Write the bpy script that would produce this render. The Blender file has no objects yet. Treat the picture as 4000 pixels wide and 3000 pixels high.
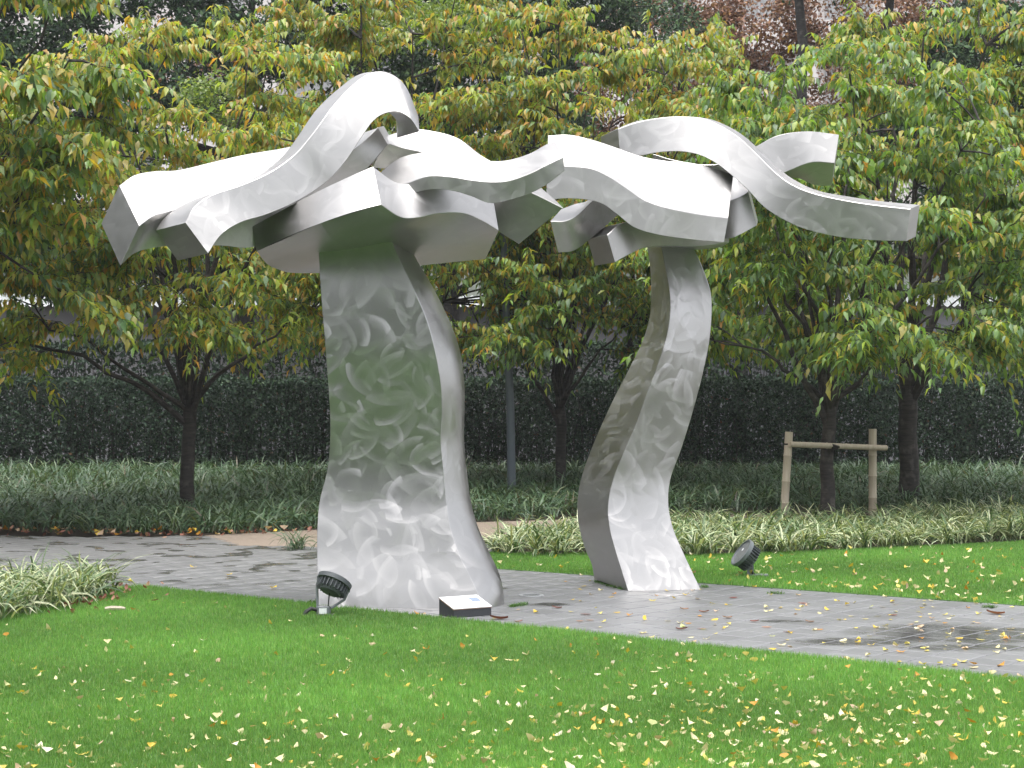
import bpy, bmesh, math, random
import numpy as np
from mathutils import Vector, Matrix

rng = np.random.default_rng(7)
random.seed(7)
S = bpy.context.scene
COL = S.collection

# ------------------------------------------------------------------ camera, sky, sun, exposure
FPX, HZ, EYE = 1750.0, 407.0, 1.75          # focal length in 1024-wide pixels, horizon row, eye height
cam = bpy.data.objects.new('camera', bpy.data.cameras.new('camera'))
COL.objects.link(cam)
cam.location = (0, 0, EYE)
cam.rotation_euler = (math.radians(90), 0, 0)
cam.data.sensor_width = 36
cam.data.lens = FPX / 1024 * 36
cam.data.shift_y = (HZ - 384) / 1024
cam.data.clip_start = 0.1
cam.data.clip_end = 600
S.camera = cam

SUN_EL, SUN_ROT = math.radians(80), math.radians(200)
w = bpy.data.worlds.new('World')
S.world = w
w.use_nodes = True
nt = w.node_tree
bg = nt.nodes['Background']
sky = nt.nodes.new('ShaderNodeTexSky')
sky.sky_type = 'NISHITA'
sky.sun_disc = False
sky.sun_elevation = SUN_EL
sky.sun_rotation = SUN_ROT
sky.dust_density = 4.0
sky.air_density = 1.0
hs = nt.nodes.new('ShaderNodeHueSaturation')
hs.inputs['Saturation'].default_value = 0.22
nt.links.new(sky.outputs[0], hs.inputs['Color'])
nt.links.new(hs.outputs[0], bg.inputs['Color'])
bg.inputs['Strength'].default_value = 0.15
sun = bpy.data.objects.new('sun', bpy.data.lights.new('sun', 'SUN'))
COL.objects.link(sun)
sun.data.energy = 1.0
sun.data.angle = math.radians(60)
sun.data.color = (1.0, 0.97, 0.92)
sd = Vector((math.sin(SUN_ROT) * math.cos(SUN_EL), math.cos(SUN_ROT) * math.cos(SUN_EL), math.sin(SUN_EL)))
sun.rotation_euler = sd.to_track_quat('Z', 'Y').to_euler()
S.view_settings.view_transform = 'Standard'
S.view_settings.look = 'None'
S.view_settings.gamma = 1
S.view_settings.use_curve_mapping = False
S.view_settings.exposure = 1.5
S.render.engine = 'CYCLES'
cy = S.cycles
cy.max_bounces = 8
cy.diffuse_bounces = 5
cy.glossy_bounces = 3
cy.transmission_bounces = 5
cy.transparent_max_bounces = 4
cy.use_denoising = True
cy.denoiser = 'OPENIMAGEDENOISE'
cy.denoising_input_passes = 'RGB_ALBEDO_NORMAL'
cy.denoising_prefilter = 'ACCURATE'

# ------------------------------------------------------------------ helpers
def tag(o, label=None, cat=None, group=None, kind=None):
    if label: o['label'] = label
    if cat: o['category'] = cat
    if group: o['group'] = group
    if kind: o['kind'] = kind
    return o

def empty(name, loc=(0, 0, 0), rz=0.0):
    o = bpy.data.objects.new(name, None)
    COL.objects.link(o)
    o.location = loc
    o.rotation_euler = (0, 0, rz)
    o.empty_display_size = 0.1
    return o

def link(name, me, parent=None):
    o = bpy.data.objects.new(name, me)
    COL.objects.link(o)
    if parent is not None:
        o.parent = parent
    return o

def P(x, y, d):
    """photo pixel (4000x3000) at distance d -> world"""
    return np.array(((x * .256 - 512) * d / FPX, d, EYE + (HZ - y * .256) * d / FPX))

def gy(y):
    """distance at which the level ground shows on photo row y (4000x3000)"""
    return FPX * EYE / (y * .256 - HZ)

def G(x, y):
    d = gy(y)
    return ((x * .256 - 512) * d / FPX, d)

def np_mesh(name, verts, faces, mat=None, cols=None, smooth=False):
    """verts (N,3); faces: (M,k) array or list of such arrays"""
    if not isinstance(faces, list):
        faces = [faces]
    faces = [np.asarray(f, dtype=np.int32) for f in faces if len(f)]
    me = bpy.data.meshes.new(name)
    verts = np.asarray(verts, dtype=np.float32)
    me.vertices.add(len(verts))
    me.vertices.foreach_set('co', verts.ravel())
    loops = np.concatenate([f.ravel() for f in faces])
    counts = np.concatenate([np.full(len(f), f.shape[1], dtype=np.int32) for f in faces])
    starts = np.concatenate([[0], np.cumsum(counts)[:-1]]).astype(np.int32)
    me.loops.add(len(loops))
    me.loops.foreach_set('vertex_index', loops.astype(np.int32))
    me.polygons.add(len(counts))
    me.polygons.foreach_set('loop_start', starts)
    me.polygons.foreach_set('loop_total', counts)
    if smooth:
        me.polygons.foreach_set('use_smooth', np.ones(len(counts), dtype=bool))
    if cols is not None:
        a = me.color_attributes.new('tint', 'FLOAT_COLOR', 'POINT')
        c = np.ones((len(verts), 4), dtype=np.float32)
        c[:, :3] = cols
        a.data.foreach_set('color', c.ravel())
    me.update(calc_edges=True)
    if mat:
        me.materials.append(mat)
    return me

class MB:
    """small mesh collector"""
    def __init__(s): s.v = []; s.f = []
    def add(s, vs, fs):
        b = len(s.v)
        s.v += [tuple(v) for v in vs]
        s.f += [tuple(i + b for i in f) for f in fs]
    def box(s, c, size, rot=None):
        hx, hy, hz = [q / 2 for q in size]
        vs = [Vector((x, y, z)) for x in (-hx, hx) for y in (-hy, hy) for z in (-hz, hz)]
        if rot is not None: vs = [rot @ v for v in vs]
        vs = [v + Vector(c) for v in vs]
        s.add(vs, [(0, 1, 3, 2), (4, 6, 7, 5), (0, 4, 5, 1), (2, 3, 7, 6), (0, 2, 6, 4), (1, 5, 7, 3)])
    def tube(s, pts, rad, n=8, caps=True):
        pts = [Vector(p) for p in pts]
        if not hasattr(rad, '__len__'): rad = [rad] * len(pts)
        rings = []
        up = Vector((0.13, 0.21, 1)).normalized()
        for i, p in enumerate(pts):
            t = (pts[min(i + 1, len(pts) - 1)] - pts[max(i - 1, 0)]).normalized()
            a = t.cross(up)
            if a.length < 0.05: a = t.cross(Vector((1, 0, 0)))
            a.normalize(); b = t.cross(a)
            rings.append([p + (a * math.cos(k * 2 * math.pi / n) + b * math.sin(k * 2 * math.pi / n)) * rad[i] for k in range(n)])
        vs = [v for r in rings for v in r]
        fs = []
        for i in range(len(pts) - 1):
            for k in range(n):
                fs.append((i * n + k, i * n + (k + 1) % n, (i + 1) * n + (k + 1) % n, (i + 1) * n + k))
        if caps:
            fs.append(tuple(range(n))[::-1])
            fs.append(tuple((len(pts) - 1) * n + k for k in range(n)))
        s.add(vs, fs)
    def lathe(s, prof, n=24, rot=None, loc=(0, 0, 0), cap0=True, cap1=True):
        vs = []
        for r, z in prof:
            for k in range(n):
                a = 2 * math.pi * k / n
                v = Vector((r * math.cos(a), r * math.sin(a), z))
                if rot is not None: v = rot @ v
                vs.append(v + Vector(loc))
        fs = []
        for i in range(len(prof) - 1):
            for k in range(n):
                fs.append((i * n + k, i * n + (k + 1) % n, (i + 1) * n + (k + 1) % n, (i + 1) * n + k))
        if cap0: fs.append(tuple(range(n))[::-1])
        if cap1: fs.append(tuple((len(prof) - 1) * n + k for k in range(n)))
        s.add(vs, fs)
    def mesh(s, name, mat, smooth=False, bevel=0.0):
        me = bpy.data.meshes.new(name)
        me.from_pydata(s.v, [], s.f)
        if bevel:
            bm = bmesh.new(); bm.from_mesh(me)
            es = [e for e in bm.edges if len(e.link_faces) == 2 and e.calc_face_angle(0) > 0.5]
            bmesh.ops.bevel(bm, geom=es, offset=bevel, segments=2, affect='EDGES', clamp_overlap=True)
            bm.to_mesh(me); bm.free()
        if smooth:
            me.polygons.foreach_set('use_smooth', [True] * len(me.polygons))
            me.set_sharp_from_angle(angle=math.radians(40))
        me.materials.append(mat)
        me.update()
        return me
    def build(s, name, mat, parent=None, smooth=False, bevel=0.0):
        return link(name, s.mesh(name, mat, smooth, bevel), parent)

# ------------------------------------------------------------------ materials
def newmat(name):
    m = bpy.data.materials.new(name)
    m.use_nodes = True
    t = m.node_tree
    return m, t, t.nodes['Principled BSDF']

def N(t, typ, **kw):
    n = t.nodes.new(typ)
    for k, v in kw.items():
        if k in n.inputs.keys() and not hasattr(n, k):
            n.inputs[k].default_value = v
        else:
            setattr(n, k, v)
    return n

def math_n(t, op, a, b=None, c=None, clamp=False):
    n = t.nodes.new('ShaderNodeMath'); n.operation = op; n.use_clamp = clamp
    for i, q in enumerate((a, b, c)):
        if q is None: continue
        if isinstance(q, (int, float)): n.inputs[i].default_value = q
        else: t.links.new(q, n.inputs[i])
    return n.outputs[0]

def noise(t, vec, scale, detail=3, rough=0.55, dist=0.0):
    n = t.nodes.new('ShaderNodeTexNoise')
    n.inputs['Scale'].default_value = scale
    n.inputs['Detail'].default_value = detail
    n.inputs['Roughness'].default_value = rough
    n.inputs['Distortion'].default_value = dist
    if vec is not None: t.links.new(vec, n.inputs['Vector'])
    return n.outputs['Fac']

def ramp(t, fac, stops):
    n = t.nodes.new('ShaderNodeValToRGB')
    e = n.color_ramp.elements
    while len(e) < len(stops): e.new(0.5)
    for q, (p, c) in zip(e, stops):
        q.position = p
        q.color = (c[0], c[1], c[2], 1) if hasattr(c, '__len__') else (c, c, c, 1)
    t.links.new(fac, n.inputs[0])
    return n.outputs[0]

def maprange(t, v, a, b, c=0.0, d=1.0):
    n = t.nodes.new('ShaderNodeMapRange')
    t.links.new(v, n.inputs[0])
    for i, q in enumerate((a, b, c, d)): n.inputs[i + 1].default_value = q
    return n.outputs[0]

def mixcol(t, fac, a, b, mode='MIX'):
    n = t.nodes.new('ShaderNodeMix'); n.data_type = 'RGBA'; n.blend_type = mode
    for sock, q in ((n.inputs[0], fac), (n.inputs[6], a), (n.inputs[7], b)):
        if isinstance(q, (int, float)): sock.default_value = q
        elif isinstance(q, tuple): sock.default_value = (*q, 1)
        else: t.links.new(q, sock)
    return n.outputs[2]

def geo_pos(t): return t.nodes.new('ShaderNodeNewGeometry').outputs['Position']
def obj_pos(t): return t.nodes.new('ShaderNodeTexCoord').outputs['Object']

def simple(name, col, rough=0.6, metal=0.0, var=0.15, vs=20.0, bump=0.0, spec=0.5):
    m, t, b = newmat(name)
    p = geo_pos(t)
    f = noise(t, p, vs, 4)
    c = mixcol(t, f, tuple(q * (1 - var) for q in col), tuple(min(1, q * (1 + var)) for q in col))
    t.links.new(c, b.inputs['Base Color'])
    b.inputs['Roughness'].default_value = rough
    b.inputs['Metallic'].default_value = metal
    b.inputs['Specular IOR Level'].default_value = spec
    if bump:
        bn = t.nodes.new('ShaderNodeBump'); bn.inputs['Strength'].default_value = bump; bn.inputs['Distance'].default_value = 0.01
        t.links.new(noise(t, p, vs * 3, 5), bn.inputs['Height']); t.links.new(bn.outputs[0], b.inputs['Normal'])
    return m

def leafmat(name, rough=0.42, trans=0.3, spec=0.5, tmul=1.3):
    m, t, b = newmat(name)
    a = t.nodes.new('ShaderNodeAttribute'); a.attribute_name = 'tint'
    f = noise(t, geo_pos(t), 9.0, 3)
    c = mixcol(t, 1.0, a.outputs['Color'], ramp(t, f, [(0.25, 0.78), (0.75, 1.22)]), 'MULTIPLY')
    t.links.new(c, b.inputs['Base Color'])
    b.inputs['Roughness'].default_value = rough
    b.inputs['Specular IOR Level'].default_value = spec
    if trans:
        tr = t.nodes.new('ShaderNodeBsdfTranslucent')
        tc = mixcol(t, 1.0, c, (tmul * 1.1, tmul * 1.1, tmul * 0.5), 'MULTIPLY')
        t.links.new(tc, tr.inputs['Color'])
        mx = t.nodes.new('ShaderNodeMixShader'); mx.inputs[0].default_value = trans
        t.links.new(b.outputs[0], mx.inputs[1]); t.links.new(tr.outputs[0], mx.inputs[2])
        out = [n for n in t.nodes if n.type == 'OUTPUT_MATERIAL'][0]
        t.links.new(mx.outputs[0], out.inputs['Surface'])
    return m

def steel_mat(name, lo, hi, rgh, r0):
    """brushed stainless sheet: overlapping arcs left by a grinding disc"""
    m, t, b = newmat(name)
    p = obj_pos(t)
    nrm = t.nodes.new('ShaderNodeNewGeometry').outputs['Normal']
    def stroke(scale, off, rad, wid):
        mp = t.nodes.new('ShaderNodeMapping'); t.links.new(p, mp.inputs[0]); mp.inputs['Location'].default_value = off
        vo = t.nodes.new('ShaderNodeTexVoronoi'); vo.inputs['Scale'].default_value = scale
        t.links.new(mp.outputs[0], vo.inputs['Vector'])
        sub = t.nodes.new('ShaderNodeVectorMath'); sub.operation = 'SUBTRACT'
        t.links.new(mp.outputs[0], sub.inputs[0]); t.links.new(vo.outputs['Position'], sub.inputs[1])
        sp = t.nodes.new('ShaderNodeSeparateXYZ'); t.links.new(sub.outputs[0], sp.inputs[0])
        sc = t.nodes.new('ShaderNodeSeparateColor'); t.links.new(vo.outputs['Color'], sc.inputs[0])
        lx = math_n(t, 'ADD', sp.outputs[0], math_n(t, 'MULTIPLY', sp.outputs[1], 0.6))
        lz = sp.outputs[2]
        phi = math_n(t, 'MULTIPLY', sc.outputs[0], 6.283)
        cs_, sn = math_n(t, 'COSINE', phi), math_n(t, 'SINE', phi)
        ax = math_n(t, 'SUBTRACT', lx, math_n(t, 'MULTIPLY', cs_, rad)); az = math_n(t, 'SUBTRACT', lz, math_n(t, 'MULTIPLY', sn, rad))
        r_ = math_n(t, 'SQRT', math_n(t, 'ADD', math_n(t, 'MULTIPLY', ax, ax), math_n(t, 'MULTIPLY', az, az)))
        dd = math_n(t, 'SUBTRACT', r_, rad)
        band = math_n(t, 'MULTIPLY', maprange(t, dd, wid, wid * 0.8), maprange(t, dd, -wid * 1.5, wid * 0.5))
        along = math_n(t, 'SUBTRACT', math_n(t, 'MULTIPLY', lz, cs_), math_n(t, 'MULTIPLY', lx, sn))
        fade = maprange(t, along, -rad * 1.0, rad * 0.9)
        streak = noise(t, None, 1.0)
        nn = streak.node
        cv = t.nodes.new('ShaderNodeCombineXYZ')
        t.links.new(math_n(t, 'MULTIPLY', r_, 120.0), cv.inputs[0]); t.links.new(math_n(t, 'MULTIPLY', along, 5.0), cv.inputs[1]); t.links.new(math_n(t, 'MULTIPLY', sc.outputs[1], 20.0), cv.inputs[2])
        t.links.new(cv.outputs[0], nn.inputs['Vector'])
        amt = math_n(t, 'MULTIPLY', math_n(t, 'MULTIPLY', band, fade), maprange(t, streak, 0.3, 0.7, 0.55, 1.1))
        rv = t.nodes.new('ShaderNodeVectorMath'); rv.operation = 'SUBTRACT'
        t.links.new(vo.outputs['Color'], rv.inputs[0]); rv.inputs[1].default_value = (.5, .5, .36)
        sv = t.nodes.new('ShaderNodeVectorMath'); sv.operation = 'SCALE'
        t.links.new(rv.outputs[0], sv.inputs[0]); t.links.new(amt, sv.inputs['Scale'])
        return amt, sv.outputs[0]
    specs = [(3.1, (0, 0, 0), .26, .040), (3.7, (3.1, 1.7, 5.3), .19, .032), (2.6, (-2.3, 4.1, 1.9), .38, .050), (4.3, (6.2, -1.3, -3.7), .15, .026), (2.3, (1.1, 7.7, 2.2), .50, .055), (3.4, (9.4, 2.2, -6.1), .30, .028)]
    tot, vec = None, None
    for s_ in specs:
        a_, v_ = stroke(*s_)
        tot = a_ if tot is None else math_n(t, 'MAXIMUM', tot, a_)
        if vec is None: vec = v_
        else:
            ad = t.nodes.new('ShaderNodeVectorMath'); ad.operation = 'ADD'
            t.links.new(vec, ad.inputs[0]); t.links.new(v_, ad.inputs[1]); vec = ad.outputs[0]
    lum = noise(t, p, 1.3, 1.5)
    patch = maprange(t, noise(t, p, 0.9, 2), 0.35, 0.65)          # some stretches were ground harder than others
    k = t.nodes.new('ShaderNodeVectorMath'); k.operation = 'SCALE'
    t.links.new(vec, k.inputs[0]); t.links.new(maprange(t, patch, 0, 1, lo, hi), k.inputs['Scale'])
    ad = t.nodes.new('ShaderNodeVectorMath'); ad.operation = 'ADD'; t.links.new(nrm, ad.inputs[0]); t.links.new(k.outputs[0], ad.inputs[1])
    nz = t.nodes.new('ShaderNodeVectorMath'); nz.operation = 'NORMALIZE'; t.links.new(ad.outputs[0], nz.inputs[0])
    bn = t.nodes.new('ShaderNodeBump'); bn.inputs['Strength'].default_value = 1.0; bn.inputs['Distance'].default_value = 1.0
    t.links.new(math_n(t, 'MULTIPLY', lum, 0.006), bn.inputs['Height']); t.links.new(nz.outputs[0], bn.inputs['Normal'])
    t.links.new(bn.outputs[0], b.inputs['Normal'])
    t.links.new(math_n(t, 'ADD', r0, math_n(t, 'MULTIPLY', tot, rgh)), b.inputs['Roughness'])
    dirt = maprange(t, noise(t, p, 1.2, 3), 0.5, 0.75, 0.0, 0.12)
    col = mixcol(t, tot, (0.40, 0.39, 0.382), (0.465, 0.455, 0.45))
    col = mixcol(t, dirt, col, (0.32, 0.30, 0.275))
    t.links.new(col, b.inputs['Base Color'])
    b.inputs['Metallic'].default_value = 1.0
    return m

def paver_mat():
    m, t, b = newmat('concrete_paver')
    p = geo_pos(t)
    oi = t.nodes.new('ShaderNodeObjectInfo')
    at = t.nodes.new('ShaderNodeAttribute'); at.attribute_name = 'tint'
    f = noise(t, p, 90.0, 4)
    g = noise(t, p, 0.9, 3)
    col = mixcol(t, f, (0.135, 0.137, 0.142), (0.205, 0.207, 0.213))
    col = mixcol(t, 1.0, col, ramp(t, g, [(0.3, 0.88), (0.7, 1.1)]), 'MULTIPLY')
    col = mixcol(t, 1.0, col, ramp(t, oi.outputs['Random'], [(0.0, 0.86), (1.0, 1.1)]), 'MULTIPLY')
    sp = t.nodes.new('ShaderNodeSeparateXYZ'); t.links.new(p, sp.inputs[0])
    X, Y = sp.outputs[0], sp.outputs[1]
    wob = noise(t, p, 2.6, 4)
    def ell(cx, cy, rx, ry):
        dx = math_n(t, 'DIVIDE', math_n(t, 'SUBTRACT', X, cx), rx)
        dy = math_n(t, 'DIVIDE', math_n(t, 'SUBTRACT', Y, cy), ry)
        q = math_n(t, 'SQRT', math_n(t, 'ADD', math_n(t, 'MULTIPLY', dx, dx), math_n(t, 'MULTIPLY', dy, dy)))
        q = math_n(t, 'ADD', q, math_n(t, 'MULTIPLY_ADD', wob, 1.2, -0.6))
        return maprange(t, q, 1.1, 0.45)
    wet = None
    for e in ((3.42, 13.5, .80, .72), (2.55, 13.05, .50, .24), (3.3, 12.75, .5, .22), (0.35, 15.5, .22, .16), (1.45, 16.25, .22, .12), (2.2, 14.3, .2, .1), (-0.2, 16.9, .2, .15)):
        q = ell(*e)
        wet = q if wet is None else math_n(t, 'MAXIMUM', wet, q)
    # scattered damp spots on the left part of the paving
    mp = t.nodes.new('ShaderNodeMapping'); t.links.new(p, mp.inputs[0]); mp.inputs['Scale'].default_value = (1.0, 0.75, 1)
    sN = noise(t, mp.outputs[0], 2.3, 1.5, 0.45)
    spots = maprange(t, sN, 0.555, 0.60)
    region = math_n(t, 'MULTIPLY', maprange(t, X, -0.6, -1.6), maprange(t, Y, 16.6, 18.2))
    wet = math_n(t, 'MAXIMUM', wet, math_n(t, 'MULTIPLY', spots, region))
    damp = math_n(t, 'MULTIPLY', maprange(t, Y, 17.0, 23.0), maprange(t, X, 1.0, -3.0))
    col = mixcol(t, math_n(t, 'MULTIPLY', damp, 0.45), col, (0.17, 0.165, 0.16))
    col = mixcol(t, math_n(t, 'MULTIPLY', wet, 0.85), col, (0.075, 0.075, 0.07))
    t.links.new(col, b.inputs['Base Color'])
    rg = maprange(t, f, 0.3, 0.7, 0.34, 0.46)
    rg = math_n(t, 'MULTIPLY', rg, math_n(t, 'SUBTRACT', 1.0, math_n(t, 'MULTIPLY', wet, 0.8)))
    t.links.new(rg, b.inputs['Roughness'])
    bn = t.nodes.new('ShaderNodeBump'); bn.inputs['Distance'].default_value = 0.002
    t.links.new(math_n(t, 'SUBTRACT', 0.18, math_n(t, 'MULTIPLY', wet, 0.17)), bn.inputs['Strength'])
    t.links.new(noise(t, p, 160.0, 4), bn.inputs['Height']); t.links.new(bn.outputs[0], b.inputs['Normal'])
    return m

def bark_mat(name, c0, c1):
    m, t, b = newmat(name)
    p = geo_pos(t)
    mp = t.nodes.new('ShaderNodeMapping'); t.links.new(p, mp.inputs[0]); mp.inputs['Scale'].default_value = (4, 4, 22)
    f = noise(t, mp.outputs[0], 1.2, 4, 0.65)
    pale = maprange(t, noise(t, p, 6.0, 3), 0.55, 0.68)
    col = mixcol(t, ramp(t, f, [(0.35, 0.0), (0.65, 1.0)]), c0, c1)
    col = mixcol(t, math_n(t, 'MULTIPLY', pale, 0.35), col, (0.16, 0.14, 0.125))
    t.links.new(col, b.inputs['Base Color'])
    b.inputs['Roughness'].default_value = 0.8
    bn = t.nodes.new('ShaderNodeBump'); bn.inputs['Strength'].default_value = 0.8; bn.inputs['Distance'].default_value = 0.01
    t.links.new(f, bn.inputs['Height']); t.links.new(bn.outputs[0], b.inputs['Normal'])
    return m

def bamboo_mat():
    m, t, b = newmat('weathered_bamboo')
    p = geo_pos(t)
    mp = t.nodes.new('ShaderNodeMapping'); t.links.new(p, mp.inputs[0]); mp.inputs['Scale'].default_value = (30, 30, 3)
    f = noise(t, mp.outputs[0], 1.0, 4)
    col = mixcol(t, f, (0.30, 0.24, 0.17), (0.52, 0.45, 0.36))
    t.links.new(col, b.inputs['Base Color'])
    b.inputs['Roughness'].default_value = 0.6
    return m

def lawn_mat():
    m, t, b = newmat('lawn_soil')
    f = noise(t, geo_pos(t), 35.0, 5)
    t.links.new(mixcol(t, f, (0.055, 0.115, 0.032), (0.085, 0.16, 0.05)), b.inputs['Base Color'])
    b.inputs['Roughness'].default_value = 0.95
    b.inputs['Specular IOR Level'].default_value = 0.1
    return m

STEEL = steel_mat('brushed_steel', 0.03, 0.12, .10, .38)
STEEL_LEG = steel_mat('swirl_ground_steel', 0.10, 0.32, .18, .31)
PAVER = paver_mat()
SOIL = simple('bed_soil', (0.07, 0.055, 0.04), 0.95, var=0.4, vs=8, bump=0.6)
GRIT = simple('gritty_path', (0.20, 0.16, 0.125), 0.95, var=0.25, vs=30, bump=0.4)
JOINT = simple('joint_sand', (0.03, 0.029, 0.028), 0.95, var=0.3, vs=40)
LAWN = lawn_mat()
GRASS = leafmat('grass_blade', 0.5, 0.4, 0.35)
LEAF = leafmat('cherry_leaf', 0.36, 0.47, 0.6)
NEEDLE = leafmat('evergreen_leaf', 0.55, 0.12, 0.18)
STRAP = leafmat('strap_leaf', 0.42, 0.2, 0.4)
LITTER = leafmat('fallen_leaf', 0.55, 0.18, 0.35)
BARK = bark_mat('cherry_bark', (0.012, 0.010, 0.009), (0.042, 0.034, 0.030))
DARKBARK = bark_mat('dark_bark', (0.012, 0.011, 0.01), (0.035, 0.03, 0.026))
BAMBOO = bamboo_mat()
ROPE = simple('palm_rope', (0.025, 0.02, 0.017), 0.95, var=0.4, vs=60)
GREYPAINT = simple('grey_powder_coat', (0.15, 0.165, 0.175), 0.45, var=0.12, vs=30, bump=0.1)
DARKGREY = simple('dark_grey_casting', (0.07, 0.078, 0.085), 0.5, var=0.2, vs=30)
RUBBER = simple('black_rubber', (0.02, 0.02, 0.02), 0.6)
GALV = simple('galvanised_plate', (0.36, 0.37, 0.38), 0.45, 0.4, var=0.15, vs=25)
LABEL_GLINT = simple('white_label_and_glint', (0.75, 0.76, 0.78), 0.5, var=0.04)
GLASS = simple('dusty_lamp_glass', (0.20, 0.21, 0.22), 0.12, var=0.35, vs=40, spec=0.6)
PLINTH = simple('black_stone', (0.035, 0.037, 0.043), 0.55, var=0.3, vs=60, bump=0.2)
PLATE = simple('white_sign_plate', (0.78, 0.79, 0.82), 0.35, var=0.03)
PLATE_EDGE = simple('rusty_plate_edge', (0.30, 0.19, 0.13), 0.6)
INK = simple('pale_blue_ink', (0.50, 0.53, 0.62), 0.5)
PICTURE = simple('blue_grey_print', (0.22, 0.27, 0.36), 0.4, var=0.5, vs=60)
POLE = simple('slate_grey_paint', (0.10, 0.12, 0.145), 0.5, var=0.12, vs=12)
SIDING = simple('pale_green_siding', (0.40, 0.43, 0.38), 0.7, var=0.06, vs=3)
AWNING = simple('white_corrugated_sheet', (0.42, 0.44, 0.45), 0.5, var=0.05)
GREYWALL = simple('grey_render', (0.27, 0.27, 0.29), 0.85, var=0.1, vs=3)
PALEWALL = simple('pale_stone_facade', (0.60, 0.565, 0.55), 0.8, var=0.1, vs=2)
DARKGLASS = simple('blind_behind_glass', (0.30, 0.30, 0.30), 0.15, var=0.1)
FRAMEM = simple('window_frame', (0.35, 0.35, 0.36), 0.5)
WALLTOP = simple('concrete_coping', (0.3, 0.3, 0.29), 0.85, var=0.15)

# ------------------------------------------------------------------ ground, lawns, paving
def sheet(name, pts, z, mat, kind='structure', label=None, cat=None, thick=0.0):
    bm = bmesh.new()
    vs = [bm.verts.new((x, y, z)) for x, y in pts]
    f = bm.faces.new(vs)
    if f.calc_area() and f.normal.z < 0: f.normal_flip()
    bm.normal_update()
    if bm.faces[:][0].normal.z < 0: bmesh.ops.reverse_faces(bm, faces=bm.faces[:])
    if thick:
        r = bmesh.ops.extrude_face_region(bm, geom=bm.faces[:])
        bmesh.ops.translate(bm, verts=[v for v in r['geom'] if isinstance(v, bmesh.types.BMVert)], vec=(0, 0, -thick))
        bmesh.ops.recalc_face_normals(bm, faces=bm.faces[:])
    me = bpy.data.meshes.new(name); bm.to_mesh(me); bm.free()
    me.materials.append(mat)
    o = link(name, me)
    tag(o, label, cat, kind=kind)
    return o

U = np.array((0.759, -0.651)); V = np.array((0.651, 0.759))     # along / across the paved path
N0 = np.array((-3.39, 16.92))                                   # a point on the near lawn edge

sheet('ground', [(-250, -150), (250, -150), (250, 300), (-250, 300)], -0.09, SOIL)
near_edge = [tuple(N0 + U * s) for s in np.linspace(-0.25, 22, 12)]
front_lawn_poly = [(-3.95, 16.75)] + near_edge + [(16, -20), (-16, -20), (-16, 13.2), (-4.55, 13.9)]
sheet('front_lawn', front_lawn_poly, 0.004, LAWN, thick=0.05)
far_poly = [(-0.22, 18.95), (4.5, 15.39), (9.5, 11.75), (18, 14), (18, 24), (6.66, 22.75), (4.55, 21.6), (2.14, 20.6), (-0.31, 21.0)]
sheet('back_lawn', far_poly, 0.004, LAWN, thick=0.05)
path = sheet('path', [(-16, 13.0), (-4.5, 13.5), (-3.5, 16.0), (13.5, 1.6), (17, 5.8), (4.5, 16.6), (-0.1, 20.4), (-0.6, 24.2), (-6, 23.8), (-16, 25.6)], -0.05, JOINT)
grit_poly = [(-3.6, 22.2), (-1.4, 21.6), (-0.4, 23.4), (4.0, 25.6), (9.0, 26.0), (9.0, 28.2), (3.0, 28.4), (-1.0, 26.4), (-4.2, 23.9)]
sheet('gravel_strip', grit_poly, -0.004, GRIT, thick=0.05)

def inside(poly, X, Y):
    poly = np.asarray(poly)
    x1, y1 = poly[:, 0], poly[:, 1]
    x2, y2 = np.roll(x1, -1), np.roll(y1, -1)
    res = np.zeros(np.shape(X), dtype=bool)
    for a, b, c, d in zip(x1, y1, x2, y2):
        if b == d: continue
        cond = ((b > Y) != (d > Y)) & (X < (c - a) * (Y - b) / (d - b) + a)
        res ^= cond
    return res

# pavers: square slabs, joints continuous across the path, half-bond along it
path_poly = [(-16, 13.0), (-4.5, 13.5), (-3.5, 16.0), (13.5, 1.6), (17, 5.8), (4.5, 16.6), (-0.1, 20.4), (-0.6, 24.0), (-6, 23.6), (-16, 25.4)]
PS = 0.30
cells = []
for i in range(-60, 75):
    for j in range(-2, 50):
        off = 0.5 if i % 2 else 0.0
        v0 = (j + off) * PS + 0.02
        c = N0 + U * ((i + .5) * PS) + V * (v0 + PS / 2)
        if not inside(path_poly, c[0], c[1]): continue
        if inside(grit_poly, c[0], c[1]): continue
        px = 512 + c[0] * FPX / c[1]
        if c[1] < 9 or px < -150 or px > 1180: continue
        if c[0] < -5.2 and c[1] < 15.0: continue
        cells.append((c[1], c[0], i))
cells.sort()
def slab_verts(h):
    a = PS / 2 - 0.006; b = a - 0.008; z = 0.0
    lv = [(-a, -a, -0.05), (a, -a, -0.05), (a, a, -0.05), (-a, a, -0.05),
          (-a, -a, -0.005), (a, -a, -0.005), (a, a, -0.005), (-a, a, -0.005),
          (-b, -b, 0), (b, -b, 0), (b, b, 0), (-b, b, 0)]
    lf = [(0, 1, 5, 4), (1, 2, 6, 5), (2, 3, 7, 6), (3, 0, 4, 7), (4, 5, 9, 8), (5, 6, 10, 9), (6, 7, 11, 10), (7, 4, 8, 11), (8, 9, 10, 11)]
    return lv, lf
lv, lf = slab_verts(0)
pm = bpy.data.meshes.new('paver'); pm.from_pydata(lv, [], lf); pm.materials.append(PAVER)
ang = math.atan2(U[1], U[0])
vis = [c for c in cells if -20 < 512 + c[1] * FPX / c[0] < 1044]
first = vis[:300]; fs_ = set(first)
rest = [c for c in cells if c not in fs_]
for (y, x, i) in first:
    o = link('paver', pm, path)
    o.location = (x, y, random.uniform(-0.0012, 0.0012))
    o.rotation_euler = (random.gauss(0, 0.002), random.gauss(0, 0.002), ang)
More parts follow.
